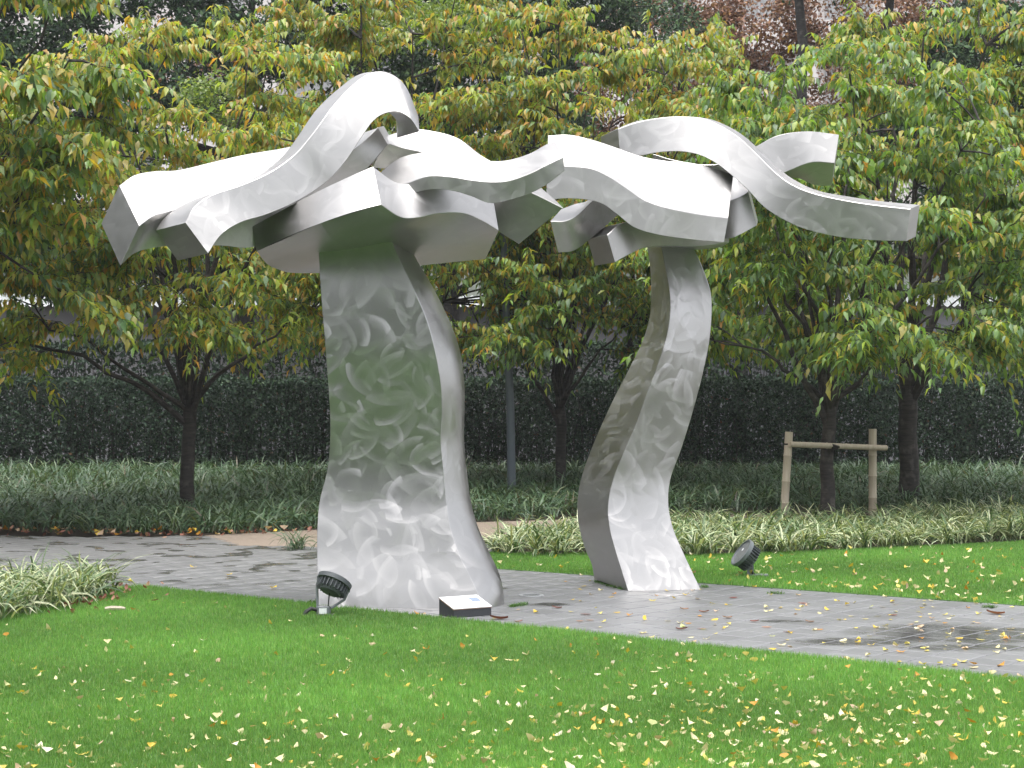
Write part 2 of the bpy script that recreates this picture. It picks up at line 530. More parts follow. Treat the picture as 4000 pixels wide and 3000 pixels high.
ca, sa = math.cos(ang), math.sin(ang)
LV = np.array(lv); R2 = np.array(((ca, -sa, 0), (sa, ca, 0), (0, 0, 1)))
LVr = LV @ R2.T
cc = np.array([(x, y, random.uniform(-0.0012, 0.0012)) for y, x, _ in rest])
vv = (LVr[None] + cc[:, None]).reshape(-1, 3)
ff = (np.array(lf)[None] + (np.arange(len(rest)) * 12)[:, None, None]).reshape(-1, 4)
o = link('paving', np_mesh('paving', vv, ff, PAVER), path); o['kind'] = 'stuff'

# ------------------------------------------------------------------ steel sculptures
def catmull(A, sub):
    A = np.asarray(A, float)
    m = len(A); out = []
    for i in range(m - 1):
        p0 = A[i - 1] if i > 0 else 2 * A[0] - A[1]
        p1, p2 = A[i], A[i + 1]
        p3 = A[i + 2] if i + 2 < m else 2 * A[-1] - A[-2]
        for k in range(sub):
            t = k / sub
            out.append(0.5 * ((2 * p1) + (-p0 + p2) * t + (2 * p0 - 5 * p1 + 4 * p2 - p3) * t * t + (-p0 + 3 * p1 - 3 * p2 + p3) * t ** 3))
    out.append(A[-1])
    return np.array(out)

def sweep(name, secs, parent, origin, sub=7, ch=0.005, ac=5, cap0=True, cap1=True, bulge=None, mat=None):
    """box-section steel band: secs (m,n,3) world corner points per section, welded edges chamfered"""
    secs = np.asarray(secs, float)
    m, n, _ = secs.shape
    R = catmull(secs.reshape(m, -1), sub).reshape(-1, n, 3) - np.asarray(origin)
    M = len(R)
    verts, quads, base = [], [], 0
    def strip(Pa, Pb, k, bl=None):
        nonlocal base
        g = [Pa * (1 - q) + Pb * q for q in np.linspace(0, 1, k + 1)]
        if bl is not None: g = [p_ + bl[:, None] * math.sin(math.pi * q) * nv for p_, q in zip(g, np.linspace(0, 1, k + 1)) for nv in [np.array((.92, -.38, 0.0))]]
        G_ = np.stack(g, 1)
        verts.append(G_.reshape(-1, 3))
        i, j = np.meshgrid(np.arange(M - 1), np.arange(k), indexing='ij')
        a = base + i * (k + 1) + j
        quads.append(np.stack([a, a + 1, a + k + 2, a + k + 1], -1).reshape(-1, 4))
        base += M * (k + 1)
    fwd, bwd = [], []
    for j in range(n):
        d = R[:, (j + 1) % n] - R[:, j]
        l = np.linalg.norm(d, axis=1, keepdims=True) + 1e-9
        c = np.minimum(ch, l * 0.2)
        fwd.append(R[:, j] + d / l * c)
        bwd.append(R[:, (j + 1) % n] - d / l * c)
    for j in range(n):
        bl = None
        if bulge is not None and j == bulge[0]:
            tt = np.linspace(0, 1, M); bl = np.interp(tt, np.linspace(0, 1, len(bulge[1])), bulge[1]) + .006 * np.sin(tt * 23) * np.sin(tt * 9 + 1)
        strip(fwd[j], bwd[j], ac, bl)
        strip(bwd[j], fwd[(j + 1) % n], 1)
    for end, on in ((0, cap0), (M - 1, cap1)):
        if not on: continue
        if n == 4:
            ring = [R[end, 0], R[end, 1], R[end, 2], R[end, 3]]
            polys = [ring]
        elif n == 6:
            polys = [None]
        for pl in polys:
            k = 6
            if pl is None:      # six-corner end: a gently curved face through the middle points
                k = 16; r = R[end]
                q2 = lambda p0, p1, p2, u: p0 * (1 - u) * (1 - 2 * u) + p1 * 4 * u * (1 - u) + p2 * u * (2 * u - 1)
                g = np.array([[q2(r[0], r[5], r[4], u) * (1 - v) + q2(r[1], r[2], r[3], u) * v for v in np.linspace(0, 1, k + 1)] for u in np.linspace(0, 1, k + 1)])
            else:
              a, b, c, d = pl
              g = np.array([[(a * (1 - u) + d * u) * (1 - v) + (b * (1 - u) + c * u) * v for v in np.linspace(0, 1, k + 1)] for u in np.linspace(0, 1, k + 1)])
            verts.append(g.reshape(-1, 3))
            i, j = np.meshgrid(np.arange(k), np.arange(k), indexing='ij')
            q = base + i * (k + 1) + j
            quads.append(np.stack([q, q + 1, q + k + 2, q + k + 1], -1).reshape(-1, 4))
            base += (k + 1) ** 2
    me = np_mesh(name, np.concatenate(verts), np.concatenate(quads), mat or STEEL, smooth=True)
    bm = bmesh.new(); bm.from_mesh(me)
    bmesh.ops.recalc_face_normals(bm, faces=bm.faces[:])
    bm.to_mesh(me); bm.free()
    return link(name, me, parent)

def c1(x, y, d): return P(350 + x / 1.1642, 200 + y / 1.1642, d)
def c2(x, y, d): return P(1900 + x / 1.2289, 400 + y / 1.2289, d)
def c3(x, y, d): return P(1100 + x / 1.07, 900 + y / 1.07, d)
def c4(x, y, d): return P(2100 + x / 1.106, 900 + y / 1.106, d)

def quad3(f, rows):
    """rows: (tf, bf, tb) as (x,y,d); fourth corner completes the parallelogram"""
    out = []
    for tf, bf, tb in rows:
        a, b, d = f(*tf), f(*bf), f(*tb)
        out.append([a, b, b + d - a, d])
    return out

OL = np.array((-0.75, 15.2, 0.0))
sculptL = empty('steel_sculpture', OL)
tag(sculptL, 'left steel sculpture, broad twisting column under a tangle of silver bands', 'sculpture')
# leg: rows of (y, left x, right-front x, right-back x, front depth)
legL = [(1592, 150, 842, 930, 15.17), (1520, 153, 822, 928, 15.21), (1440, 148, 785, 908, 15.26), (1350, 147, 741, 866, 15.315), (1240, 148, 706, 818, 15.37),
        (1130, 158, 690, 790, 15.42), (1000, 190, 678, 774, 15.45), (880, 201, 667, 764, 15.455), (760, 201, 672, 766, 15.45), (640, 193, 667, 764, 15.44),
        (500, 183, 642, 743, 15.43), (370, 172, 606, 694, 15.44), (240, 162, 550, 628, 15.455), (125, 156, 496, 560, 15.48), (20, 150, 450, 505, 15.51)]
rows = []
for y, l, r, k, d in legL:
    fl, fr = c3(l, y, d + 0.06), c3(r, y, d)
    br = c3(k, y - 12, d + 0.40)
    rows.append([fl, fr, br, fl + br - fr])
sweep('leg', rows, sculptL, OL, ac=10, mat=STEEL_LEG, bulge=(1, (.035, .055, .06, .05, .045, .045, .04, .03, .02, .0)))

# rear-left wave band
sweep('steel_band', quad3(c1, [
    ((225, 795, 14.85), (140, 975, 14.950), (135, 610, 15.45)),
    ((285, 752, 14.95), (205, 920, 15.010), (205, 563, 15.55)),
    ((345, 733, 15.05), (300, 893, 15.080), (300, 545, 15.6)),
    ((450, 700, 15.15), (440, 884, 15.170), (405, 540, 15.7)),
    ((600, 668, 15.25), (600, 885, 15.270), (550, 506, 15.8)),
    ((760, 635, 15.35), (740, 892, 15.370), (700, 471, 15.9)),
    ((920, 590, 15.45), (930, 830, 15.480), (850, 446, 16.0)),
    ((1035, 540, 15.5), (1060, 690, 15.550), (950, 428, 16.05)),
    ((1140, 490, 15.55), (1180, 610, 15.610), (1080, 420, 16.05)),
    ((1235, 420, 15.6), (1280, 515, 15.630), (1215, 380, 16.05)),
    ((1310, 346, 15.7), (1355, 424, 15.650), (1338, 340, 16.1))]), sculptL, OL)
# tall arching band
sweep('steel_band', quad3(c1, [
    ((437, 780, 14.60), (540, 920, 14.580), (300, 815, 14.95)),
    ((478, 706, 14.65), (600, 835, 14.650), (345, 752, 15.05)),
    ((560, 652, 14.72), (690, 778, 14.740), (445, 688, 15.1)),
    ((690, 608, 14.80), (800, 745, 14.840), (590, 634, 15.2)),
    ((820, 550, 14.90), (920, 695, 14.940), (750, 575, 15.3)),
    ((930, 472, 15.0), (1030, 630, 15.030), (870, 485, 15.4)),
    ((1005, 387, 15.05), (1110, 565, 15.060), (945, 390, 15.45)),
    ((1062, 310, 15.1), (1180, 480, 15.100), (1005, 300, 15.5)),
    ((1110, 245, 15.17), (1235, 395, 15.140), (1055, 240, 15.55)),
    ((1185, 165, 15.25), (1290, 318, 15.190), (1130, 172, 15.6)),
    ((1265, 106, 15.33), (1345, 283, 15.240), (1220, 108, 15.65)),
    ((1350, 95, 15.40), (1405, 277, 15.280), (1305, 102, 15.7)),
    ((1435, 155, 15.45), (1458, 306, 15.250), (1380, 180, 15.78)),
    ((1495, 295, 15.5), (1500, 365, 15.220), (1395, 325, 15.85))]), sculptL, OL)
# broad prow that the leg carries
def prow(rows):
    out = []
    for tf, bf, bm, bb, tb, tm in rows:
        out.append([c1(*q) for q in (tf, bf, bm, bb, tb, tm)])
    return out
sweep('steel_band', prow([
    ((1290, 525, 14.66), (1325, 697, 14.38), (1050, 782, 14.54), (760, 910, 15.30), (740, 798, 15.36), (1035, 640, 14.82)),
    ((1390, 594, 14.72), (1415, 755, 14.48), (1110, 860, 15.0), (800, 962, 15.8), (790, 850, 15.8), (1090, 720, 15.4)),
    ((1480, 602, 14.80), (1500, 756, 14.60), (1180, 890, 15.35), (850, 990, 16.3), (840, 870, 16.3), (1160, 740, 15.55)),
    ((1570, 592, 14.90), (1590, 738, 14.80), (1290, 890, 15.6), (950, 1010, 16.4), (940, 890, 16.4), (1260, 740, 15.45)),
    ((1690, 605, 15.08), (1700, 738, 14.98), (1480, 885, 15.6), (1250, 1000, 16.2), (1240, 880, 16.2), (1450, 740, 15.6)),
    ((1775, 645, 15.2), (1785, 772, 15.1), (1660, 880, 15.7), (1530, 972, 16.3), (1520, 850, 16.3), (1640, 750, 15.75)),
    ((1838, 690, 15.3), (1860, 816, 15.2), (1830, 880, 15.8), (1800, 945, 16.4), (1790, 830, 16.4), (1820, 760, 15.85))]), sculptL, OL)
# small wave band on the right
sweep('steel_band', quad3(c1, [
    ((1345, 620, 14.9), (1350, 680, 14.900), (1310, 565, 15.25)),
    ((1440, 600, 14.78), (1440, 655, 14.780), (1400, 490, 15.1)),
    ((1540, 567, 14.7), (1550, 630, 14.700), (1500, 462, 15.02)),
    ((1640, 570, 14.65), (1650, 636, 14.650), (1600, 458, 14.98)),
    ((1730, 584, 14.6), (1735, 660, 14.600), (1700, 480, 14.93)),
    ((1820, 593, 14.55), (1825, 692, 14.550), (1800, 497, 14.88)),
    ((1905, 588, 14.5), (1930, 672, 14.500), (1900, 495, 14.82)),
    ((2000, 556, 14.45), (2030, 636, 14.450), (2000, 465, 14.75)),
    ((2080, 516, 14.42), (2100, 592, 14.420), (2062, 431, 14.7)),
    ((2155, 480, 14.4), (2160, 545, 14.400), (2113, 405, 14.68))]), sculptL, OL)
# rear-right band with the drooping wing
def cs(x, y, d): return P(x, y, d)
sweep('steel_band', quad3(cs, [
    ((1495, 553, 15.75), (1458, 655, 15.8), (1492, 536, 15.95)),
    ((1570, 578, 15.75), (1535, 664, 15.8), (1600, 505, 16.0)),
    ((1656, 597, 15.72), (1638, 690, 15.8), (1690, 511, 16.0)),
    ((1759, 640, 15.7), (1745, 730, 15.85), (1790, 540, 15.98)),
    ((1850, 682, 15.65), (1830, 800, 15.9), (1880, 606, 15.93)),
    ((1945, 708, 15.6), (1905, 865, 15.95), (1960, 650, 15.85)),
    ((2060, 745, 15.55), (1958, 910, 15.95), (2075, 705, 15.95)),
    ((2199, 812, 15.5), (2027, 953, 15.95), (2170, 782, 15.85))]), sculptL, OL)

OR = np.array((1.6, 17.1, 0.0))
sculptR = empty('steel_sculpture', OR)
tag(sculptR, 'right steel sculpture, slim S-shaped column carrying looping silver bands', 'sculpture')
legR = [(1557, 390, 705, 245, 1507, 16.66), (1480, 365, 668, 232, 1440, 16.72), (1380, 334, 622, 205, 1375, 16.79), (1290, 311, 585, 180, 1285, 16.85), (1190, 303, 566, 171, 1190, 16.9),
        (1080, 325, 575, 185, 1080, 16.94), (960, 372, 618, 226, 960, 16.96), (840, 424, 656, 276, 840, 16.97), (720, 467, 690, 332, 720, 16.97), (600, 511, 720, 394, 600, 16.98),
        (480, 551, 743, 452, 480, 17.0), (370, 571, 752, 484, 370, 17.03), (270, 570, 747, 490, 270, 17.08), (160, 552, 710, 486, 160, 17.16), (60, 532, 664, 472, 60, 17.24), (10, 525, 650, 468, 10, 17.28)]
rows = []
for y, l, r, k, yk, d in legR:
    fl, fr = c4(l, y, d), c4(r, y - 6, d + 0.14)
    bl = c4(k, yk, d + 0.85 if y > 1500 else d + 0.75)
    rows.append([fr, fl, bl, bl + fr - fl])
sweep('leg', rows, sculptR, OR, ac=8, mat=STEEL_LEG)
# main wave
sweep('steel_band', quad3(c2, [
    ((293, 308, 16.35), (287, 474, 16.340), (297, 158, 16.710)),
    ((380, 305, 16.35), (370, 462, 16.340), (400, 155, 16.710)),
    ((500, 316, 16.35), (480, 468, 16.340), (520, 182, 16.710)),
    ((590, 356, 16.35), (560, 490, 16.340), (640, 222, 16.710)),
    ((672, 410, 16.35), (630, 540, 16.340), (745, 258, 16.710)),
    ((765, 472, 16.35), (712, 602, 16.340), (865, 280, 16.710)),
    ((890, 512, 16.35), (830, 637, 16.340), (990, 290, 16.710)),
    ((1025, 538, 16.4), (990, 660, 16.390), (1095, 315, 16.760)),
    ((1160, 555, 16.45), (1140, 673, 16.440), (1185, 345, 16.810))]), sculptR, OR)
# ring arch sweeping out to the right
sweep('steel_band', quad3(c2, [
    ((632, 127, 17.0), (642, 255, 16.980), (548, 166, 17.35)),
    ((720, 96, 16.96), (730, 258, 16.930), (690, 100, 17.3)),
    ((820, 76, 16.92), (820, 241, 16.870), (805, 78, 17.3)),
    ((920, 68, 16.88), (920, 235, 16.800), (915, 68, 17.25)),
    ((1030, 76, 16.84), (1015, 250, 16.740), (1035, 73, 17.2)),
    ((1112, 106, 16.8), (1095, 288, 16.700), (1125, 98, 17.15)),
    ((1212, 167, 16.72), (1180, 352, 16.650), (1228, 155, 17.05)),
    ((1300, 250, 16.62), (1255, 420, 16.580), (1325, 240, 16.95)),
    ((1380, 330, 16.52), (1330, 500, 16.520), (1405, 318, 16.85)),
    ((1460, 390, 16.44), (1425, 562, 16.460), (1490, 378, 16.78)),
    ((1560, 433, 16.36), (1535, 610, 16.390), (1595, 424, 16.7)),
    ((1700, 466, 16.28), (1688, 645, 16.310), (1740, 452, 16.62)),
    ((1850, 490, 16.2), (1840, 661, 16.220), (1893, 474, 16.52)),
    ((2035, 511, 16.1), (2015, 666, 16.110), (2080, 492, 16.4))]), sculptR, OR)
# back band rising to the right
sweep('steel_band', quad3(c2, [
    ((800, 247, 17.75), (830, 330, 17.85), (795, 262, 18.0)),
    ((900, 276, 17.7), (905, 400, 17.8), (900, 292, 18.0)),
    ((1040, 298, 17.65), (1050, 430, 17.75), (1040, 314, 18.0)),
    ((1160, 284, 17.6), (1175, 425, 17.65), (1160, 302, 18.0)),
    ((1300, 208, 17.55), (1325, 385, 17.5), (1290, 290, 18.0)),
    ((1400, 158, 17.52), (1445, 331, 17.47), (1420, 195, 17.95)),
    ((1540, 138, 17.46), (1560, 288, 17.40), (1560, 252, 17.9)),
    ((1692, 154, 17.40), (1670, 292, 17.34), (1680, 265, 17.85))]), sculptR, OR)
# low band under the main wave
sweep('steel_band', quad3(c2, [
    ((580, 636, 16.35), (618, 768, 16.380), (485, 655, 16.8)),
    ((650, 580, 16.45), (690, 728, 16.480), (560, 600, 16.9)),
    ((760, 570, 16.6), (760, 698, 16.630), (700, 580, 17.1)),
    ((900, 590, 16.75), (880, 688, 16.780), (850, 600, 17.3)),
    ((1040, 600, 16.85), (1040, 690, 16.880), (1000, 620, 17.45)),
    ((1165, 585, 16.95), (1165, 672, 16.980), (1130, 610, 17.5))]), sculptR, OR)
# right under-piece
sweep('steel_band', quad3(c2, [
    ((960, 520, 17.0), (960, 640, 17.05), (980, 430, 17.4)),
    ((1080, 500, 16.95), (1090, 650, 16.95), (1120, 400, 17.35)),
    ((1165, 474, 16.92), (1170, 654, 16.86), (1190, 352, 17.3)),
    ((1215, 455, 16.9), (1232, 628, 16.84), (1225, 380, 17.25)),
    ((1256, 430, 16.9), (1298, 592, 16.84), (1262, 408, 17.25))]), sculptR, OR)
# left lower curl
sweep('steel_band', quad3(c2, [
    ((308, 570, 16.3), (345, 722, 16.45), (360, 512, 16.85)),
    ((378, 569, 16.32), (420, 712, 16.48), (425, 488, 16.9)),
    ((440, 538, 16.4), (490, 662, 16.55), (478, 475, 16.95)),
    ((500, 482, 16.55), (565, 600, 16.7), (520, 440, 17.0)),
    ((570, 420, 16.7), (640, 530, 16.85), (590, 380, 17.1))]), sculptR, OR)

# ------------------------------------------------------------------ leaf / plant generators
def unit(a): return a / (np.linalg.norm(a, axis=-1, keepdims=True) + 1e-9)

def leaf_batch(pos, dr, nrm, L, W, cols, curl=0.14):
    n = len(pos)
    dr = unit(dr)
    sd = unit(np.cross(nrm, dr)); nn = np.cross(dr, sd)
    L = L[:, None]; W = W[:, None]
    base = pos
    mid = pos + dr * L * .42 + nn * L * curl * .35
    lf_ = pos + dr * L * .40 + sd * W * .5 + nn * L * (curl * .35 + .06)
    rt = pos + dr * L * .40 - sd * W * .5 + nn * L * (curl * .35 + .06)
    tip = pos + dr * L - nn * L * curl
    v = np.stack([base, lf_, mid, rt, tip], 1).reshape(-1, 3)
    f = np.array(((0, 2, 1), (0, 3, 2), (2, 4, 1), (3, 4, 2)))
    f = (f[None] + (np.arange(n) * 5)[:, None, None]).reshape(-1, 3)
    c = np.repeat(cols, 5, axis=0)
    return v, f, c

def leaf_batch2(pos, dr, nrm, L, W, cols):
    """two-triangle leaves for hedges and far trees"""
    n = len(pos)
    dr = unit(dr); sd = unit(np.cross(nrm, dr)); nn = np.cross(dr, sd)
    L = L[:, None]; W = W[:, None]
    v = np.stack([pos, pos + dr * L * .5 + sd * W * .5 + nn * L * .1, pos + dr * L, pos + dr * L * .5 - sd * W * .5 + nn * L * .1], 1).reshape(-1, 3)
    f = np.array(((0, 2, 1), (0, 3, 2)))
    f = (f[None] + (np.arange(n) * 4)[:, None, None]).reshape(-1, 3)
    return v, f, np.repeat(cols, 4, axis=0)

def tubes(pts, rad, sides=3):
    """pts (n,k,3), rad (n,k): batch of thin twigs"""
    n, k, _ = pts.shape
    t = unit(np.gradient(pts, axis=1))
    ref = np.array((0.3, 0.2, 1.0))
    a = unit(np.cross(t, ref)); b = np.cross(t, a)
    ang_ = np.arange(sides) * 2 * np.pi / sides
    ring = pts[:, :, None] + (a[:, :, None] * np.cos(ang_)[None, None, :, None] + b[:, :, None] * np.sin(ang_)[None, None, :, None]) * rad[:, :, None, None]
    v = ring.reshape(-1, 3)
    i, j = np.meshgrid(np.arange(k - 1), np.arange(sides), indexing='ij')
    q = np.stack([i * sides + j, i * sides + (j + 1) % sides, (i + 1) * sides + (j + 1) % sides, (i + 1) * sides + j], -1).reshape(-1, 4)
    f = (q[None] + (np.arange(n) * k * sides)[:, None, None]).reshape(-1, 4)
    return v, f

def palette(n, items):
    cols = np.array([c for c, _ in items], float); wts = np.array([w_ for _, w_ in items], float)
    idx = rng.choice(len(items), n, p=wts / wts.sum())
    c = cols[idx] * rng.uniform(0.8, 1.2, (n, 1)) * rng.uniform(0.93, 1.07, (n, 3))
    return c

G_DK = (0.079, 0.151, 0.055); G_MID = (0.156, 0.262, 0.055); G_BL = (0.146, 0.238, 0.107)
G_YEL = (0.303, 0.367, 0.055); OLIVE = (0.343, 0.303, 0.064); ORNG = (0.462, 0.248, 0.050); GOLD = (0.48, 0.34, 0.045)
PALS = {'green': [(G_DK, .9), (G_MID, 4.0), (G_BL, 2.2), (G_YEL, 2.0), (OLIVE, .7), (ORNG, .18), (GOLD, .22)],
        'mixed': [(G_DK, .8), (G_MID, 3.0), (G_BL, 1.6), (G_YEL, 2.8), (OLIVE, 1.7), (ORNG, .6), (GOLD, .7)],
        'orange': [(G_DK, .4), (G_MID, 2.2), (G_BL, 1.0), (G_YEL, 2.8), (OLIVE, 3.2), (ORNG, 1.0), (GOLD, .6)],
        'yellow': [(G_DK, .8), (G_MID, 2.6), (G_BL, 1.2), (G_YEL, 3.2), (OLIVE, .8), (ORNG, .4), (GOLD, 1.4)]}

LEAF_VARIANTS = []
def leaf_variants():
    for c in (G_DK, G_MID, G_BL, G_YEL, OLIVE, ORNG, GOLD):
        v, f, cl = leaf_batch(np.zeros((1, 3)), np.array(((1., 0, 0),)), np.array(((0, 0, 1.),)), np.array((1.,)), np.array((.42,)), np.array((c,)))
        LEAF_VARIANTS.append((np.array(c), np_mesh('leaf', v, f, LEAF, cl)))
leaf_variants()

def bez(p0, p1, p2, k):
    t = np.linspace(0, 1, k)[:, None]
    return (1 - t) ** 2 * p0 + 2 * t * (1 - t) * p1 + t * t * p2

def cherry(name, base, r0, forkz, centre, rad, pals, label, limbs=9, clusters=80, per=16, nleaf=17, lsc=1.12, seed=1, lean=(0, 0), own=240, zlow=2.2, extra_limbs=()):
    """pals: (low palette, high palette)"""
    global rng
    keep = rng; rng = np.random.default_rng(seed)
    base = np.array((*base, 0.0)); centre = np.array(centre, float); rad = np.array(rad, float)
    root = empty(name, tuple(base))
    tag(root, label, 'tree', 'cherry trees in front of the hedge')
    wood = MB()
    fork = base + np.array((lean[0], lean[1], forkz))
    tp = [base + (fork - base) * q + np.array((rng.normal(0, .015), rng.normal(0, .015), 0)) for q in np.linspace(0, 1, 7)]
    tr = [r0 * 1.45, r0 * 1.08, r0, r0 * .97, r0 * .95, r0 * .95, r0 * .98]
    wood.tube([p - base for p in tp], tr, 12)
    limb_pts = []
    ends = []
    for k in range(limbs):
        a = 2 * np.pi * (k + rng.uniform(-.3, .3)) / limbs
        el = rng.uniform(0.1, 1.25)
        e = centre + rad * 0.86 * np.array((math.cos(a) * math.cos(el), math.sin(a) * math.cos(el), math.sin(el) * rng.uniform(.6, 1.0)))
        ends.append(e)
    ends += [np.array(e, float) for e in extra_limbs]
    for k, e in enumerate(ends):
        s = fork - np.array((0, 0, rng.uniform(0, .35) * min(forkz, 1)))
        d = e - s
        m_ = s + d * 0.45 + np.array((0, 0, rng.uniform(-.1, .5))) - np.array((d[0], d[1], 0)) * 0.12
        pts = bez(s, m_, e, 10)
        pts[2:] += rng.normal(0, .05, (8, 3))
        rr = np.linspace(r0 * rng.uniform(.38, .6), r0 * .08, 10)
        wood.tube([p - base for p in pts], list(rr), 7)
        limb_pts.append(pts[2:])
    LP = np.concatenate(limb_pts)
    # cluster anchors inside the crown
    A = []
    while len(A) < clusters:
        a = rng.uniform(0, 2 * np.pi); q = rng.uniform(.04, 1.0) ** .5
        ztop = centre[2] + rad[2] * math.sqrt(max(0.05, 1 - q * q))
        zb = zlow + .55 * (1 - q) + rng.uniform(-.1, .3)
        zz = zb + (ztop - zb) * rng.random() ** .9
        sh = 1.0 - .22 * np.clip((zlow + .5 - zz) / .5, 0, 1)
        A.append(centre * np.array((1, 1, 0)) + np.array((rad[0] * q * sh * math.cos(a), rad[1] * q * sh * math.sin(a), zz)))
    A = np.array(A)
    sp_p, sp_d, sp_len = [], [], []
    bpts = []
    for p in A:
        d = np.linalg.norm(LP - p, axis=1) + 0.6 * np.maximum(0, LP[:, 2] - p[2])
        s = LP[np.argmin(d)]
        m_ = (s + p) / 2 + np.array((0, 0, .12)) + rng.normal(0, .08, 3)
        b_ = bez(s, m_, p, 5); bpts.append(b_)
        out = unit(p - s + 0.25 * (p - centre) * np.array((1, 1, .5)))
        for _ in range(per):
            q = b_[-1] * 1.0
            tt = rng.uniform(0.35, 1.0)
            q = (1 - tt) ** 2 * s + 2 * tt * (1 - tt) * m_ + tt * tt * p
            dd = out + rng.normal(0, .75, 3) * np.array((1, 1, .55))
            dd[2] = dd[2] * .6 + .12
            sp_p.append(q); sp_d.append(dd); sp_len.append(rng.uniform(.45, .95))
    bp = np.array(bpts)
    br = np.linspace(r0 * .16, r0 * .06, 5)[None] * np.ones((len(bp), 1))
    bv, bf = tubes(bp - base, br, 5)
    wood.add(bv, bf)
    trunk = wood.build('trunk', BARK, root, smooth=True)
    sp_p = np.array(sp_p); sp_d = unit(np.array(sp_d)); sp_len = np.array(sp_len)
    n = len(sp_p)
    droop = rng.uniform(.25, .75, n)
    def spray(sv):
        s_ = sv * sp_len
        z = np.zeros((n, 3)); z[:, 2] = -droop * s_ ** 2 * 0.9
        return sp_p + sp_d * s_[:, None] + z
    tw = np.stack([spray(np.full(n, q)) for q in (0, .5, 1.0)], 1)
    tv, tf = tubes(tw - base, np.array((.0065, .0045, .0022))[None] * np.ones((n, 1)), 3)
    o = link('twigs', np_mesh('twigs', tv, tf, BARK, smooth=True), root); o['kind'] = 'stuff'
    # leaves hang in rows from each twig
    P_, D_, N_, L_ = [], [], [], []
    hb = unit(sp_d * np.array((1, 1, 0)) + 1e-4)
    side = np.stack([-hb[:, 1], hb[:, 0], np.zeros(n)], 1)
    for k in range(nleaf):
        q = (k + rng.uniform(-.4, .4, n)) / nleaf * 0.92 + 0.1
        pos = spray(q)
        sg = 1.0 if k % 2 else -1.0
        dn = rng.uniform(.35, 1.25, n)
        d = side * sg * rng.uniform(.3, .85, n)[:, None] + hb * rng.uniform(.0, .55, n)[:, None] + np.array((0, 0, -1.0)) * dn[:, None]
        d += rng.normal(0, .18, (n, 3))
        nr = side * sg * .6 + np.array((0, 0, .75)) + hb * .15 + rng.normal(0, .3, (n, 3))
        P_.append(pos); D_.append(d); N_.append(nr)
        L_.append(rng.uniform(.115, .195, n) * lsc)
    Pn, Dn, Nn, Ln = np.concatenate(P_), np.concatenate(D_), np.concatenate(N_), np.concatenate(L_)
    m = rng.random(len(Pn)) < 0.93
    Pn, Dn, Nn, Ln = Pn[m], Dn[m], Nn[m], Ln[m]
    # colour drifts clump by clump between the two palettes, riper towards the top
    ph = rng.uniform(0, 6.28, 3)
    drift = .5 + .5 * np.sin(Pn[:, 0] * 1.1 + ph[0]) * np.sin(Pn[:, 1] * 1.3 + ph[1])
    hgt = np.clip((Pn[:, 2] - 2.5) / 4.2, 0, 1)
    pick = rng.random(len(Pn)) < np.clip(hgt * 0.9 + drift * 0.35 - .15, 0, 1)
    ca_, cb_ = palette(len(Pn), PALS[pals[0]]), palette(len(Pn), PALS[pals[1]])
    C = np.where(pick[:, None], cb_, ca_)
    Wn = Ln * rng.uniform(.29, .42, len(Ln))
    # nearest leaves become parts of their own
    px = 512 + Pn[:, 0] * FPX / Pn[:, 1]; py = HZ - (Pn[:, 2] - EYE) * FPX / Pn[:, 1]
    vis_ = (px > 4) & (px < 1020) & (py > 4)
    size = np.where(vis_, Ln / Pn[:, 1], 0)
    top = np.argsort(-size)[:own]
    top = top[size[top] > 0]
    sel = np.zeros(len(Pn), bool); sel[top] = True
    lv_, lf_, lc_ = leaf_batch(Pn[~sel] - base, Dn[~sel], Nn[~sel], Ln[~sel], Wn[~sel], C[~sel])
    o = link('foliage', np_mesh('foliage', lv_, lf_, LEAF, lc_), root); o['kind'] = 'stuff'
    dr = unit(Dn); sdv = unit(np.cross(Nn, dr)); nn = np.cross(dr, sdv)
    for i in top:
        k = min(range(7), key=lambda q: np.abs(LEAF_VARIANTS[q][0] - C[i]).sum())
        ob = link('leaf', LEAF_VARIANTS[k][1], root)
        M = Matrix.Identity(4)
        for r_ in range(3):
            M[r_][0] = dr[i][r_] * Ln[i]; M[r_][1] = sdv[i][r_] * Ln[i]; M[r_][2] = nn[i][r_] * Ln[i]; M[r_][3] = Pn[i][r_] - base[r_]
        ob.matrix_basis = M
    rng = keep
    return root

cherry('cherry_tree', (-5.2, 27.9), .112, 1.75, (-5.3, 27.3, 4.9), (3.4, 2.8, 3.6), ('yellow', 'orange'),
       'forked cherry tree on the left, in the dark green bed left of the sculptures', clusters=118, seed=11, lean=(.05, 0),
       extra_limbs=[(-8.4, 26.6, 3.0), (-7.6, 26.2, 3.4), (-5.0, 26.4, 3.6), (-3.2, 27.2, 3.2)])
cherry('cherry_tree', (-9.6, 24.6), .14, 1.7, (-7.9, 23.6, 5.2), (2.9, 2.4, 3.0), ('mixed', 'mixed'),
       'cherry tree reaching in at the upper left corner, trunk out of view', clusters=96, seed=12, zlow=2.9, lsc=1.32,
       extra_limbs=[(-6.6, 23.4, 5.4), (-6.2, 23.2, 6.6), (-7.0, 23.0, 4.0)])
cherry('cherry_tree', (-2.1, 32.6), .14, 1.8, (-1.7, 32.0, 6.1), (3.6, 2.6, 4.3), ('mixed', 'orange'),
       'orange tinted cherry tree behind the left sculpture, its trunk hidden by it', clusters=146, seed=13, zlow=2.8)
cherry('cherry_tree', (0.92, 32.2), .10, 1.75, (1.3, 31.4, 5.7), (3.3, 2.6, 3.9), ('green', 'orange'),
       'dark stemmed cherry tree standing between the two sculptures', clusters=122, seed=14, lean=(-.05, 0), zlow=2.5,
       extra_limbs=[(-.6, 31.6, 3.2), (2.2, 31.6, 3.4), (.6, 31.0, 3.4)])
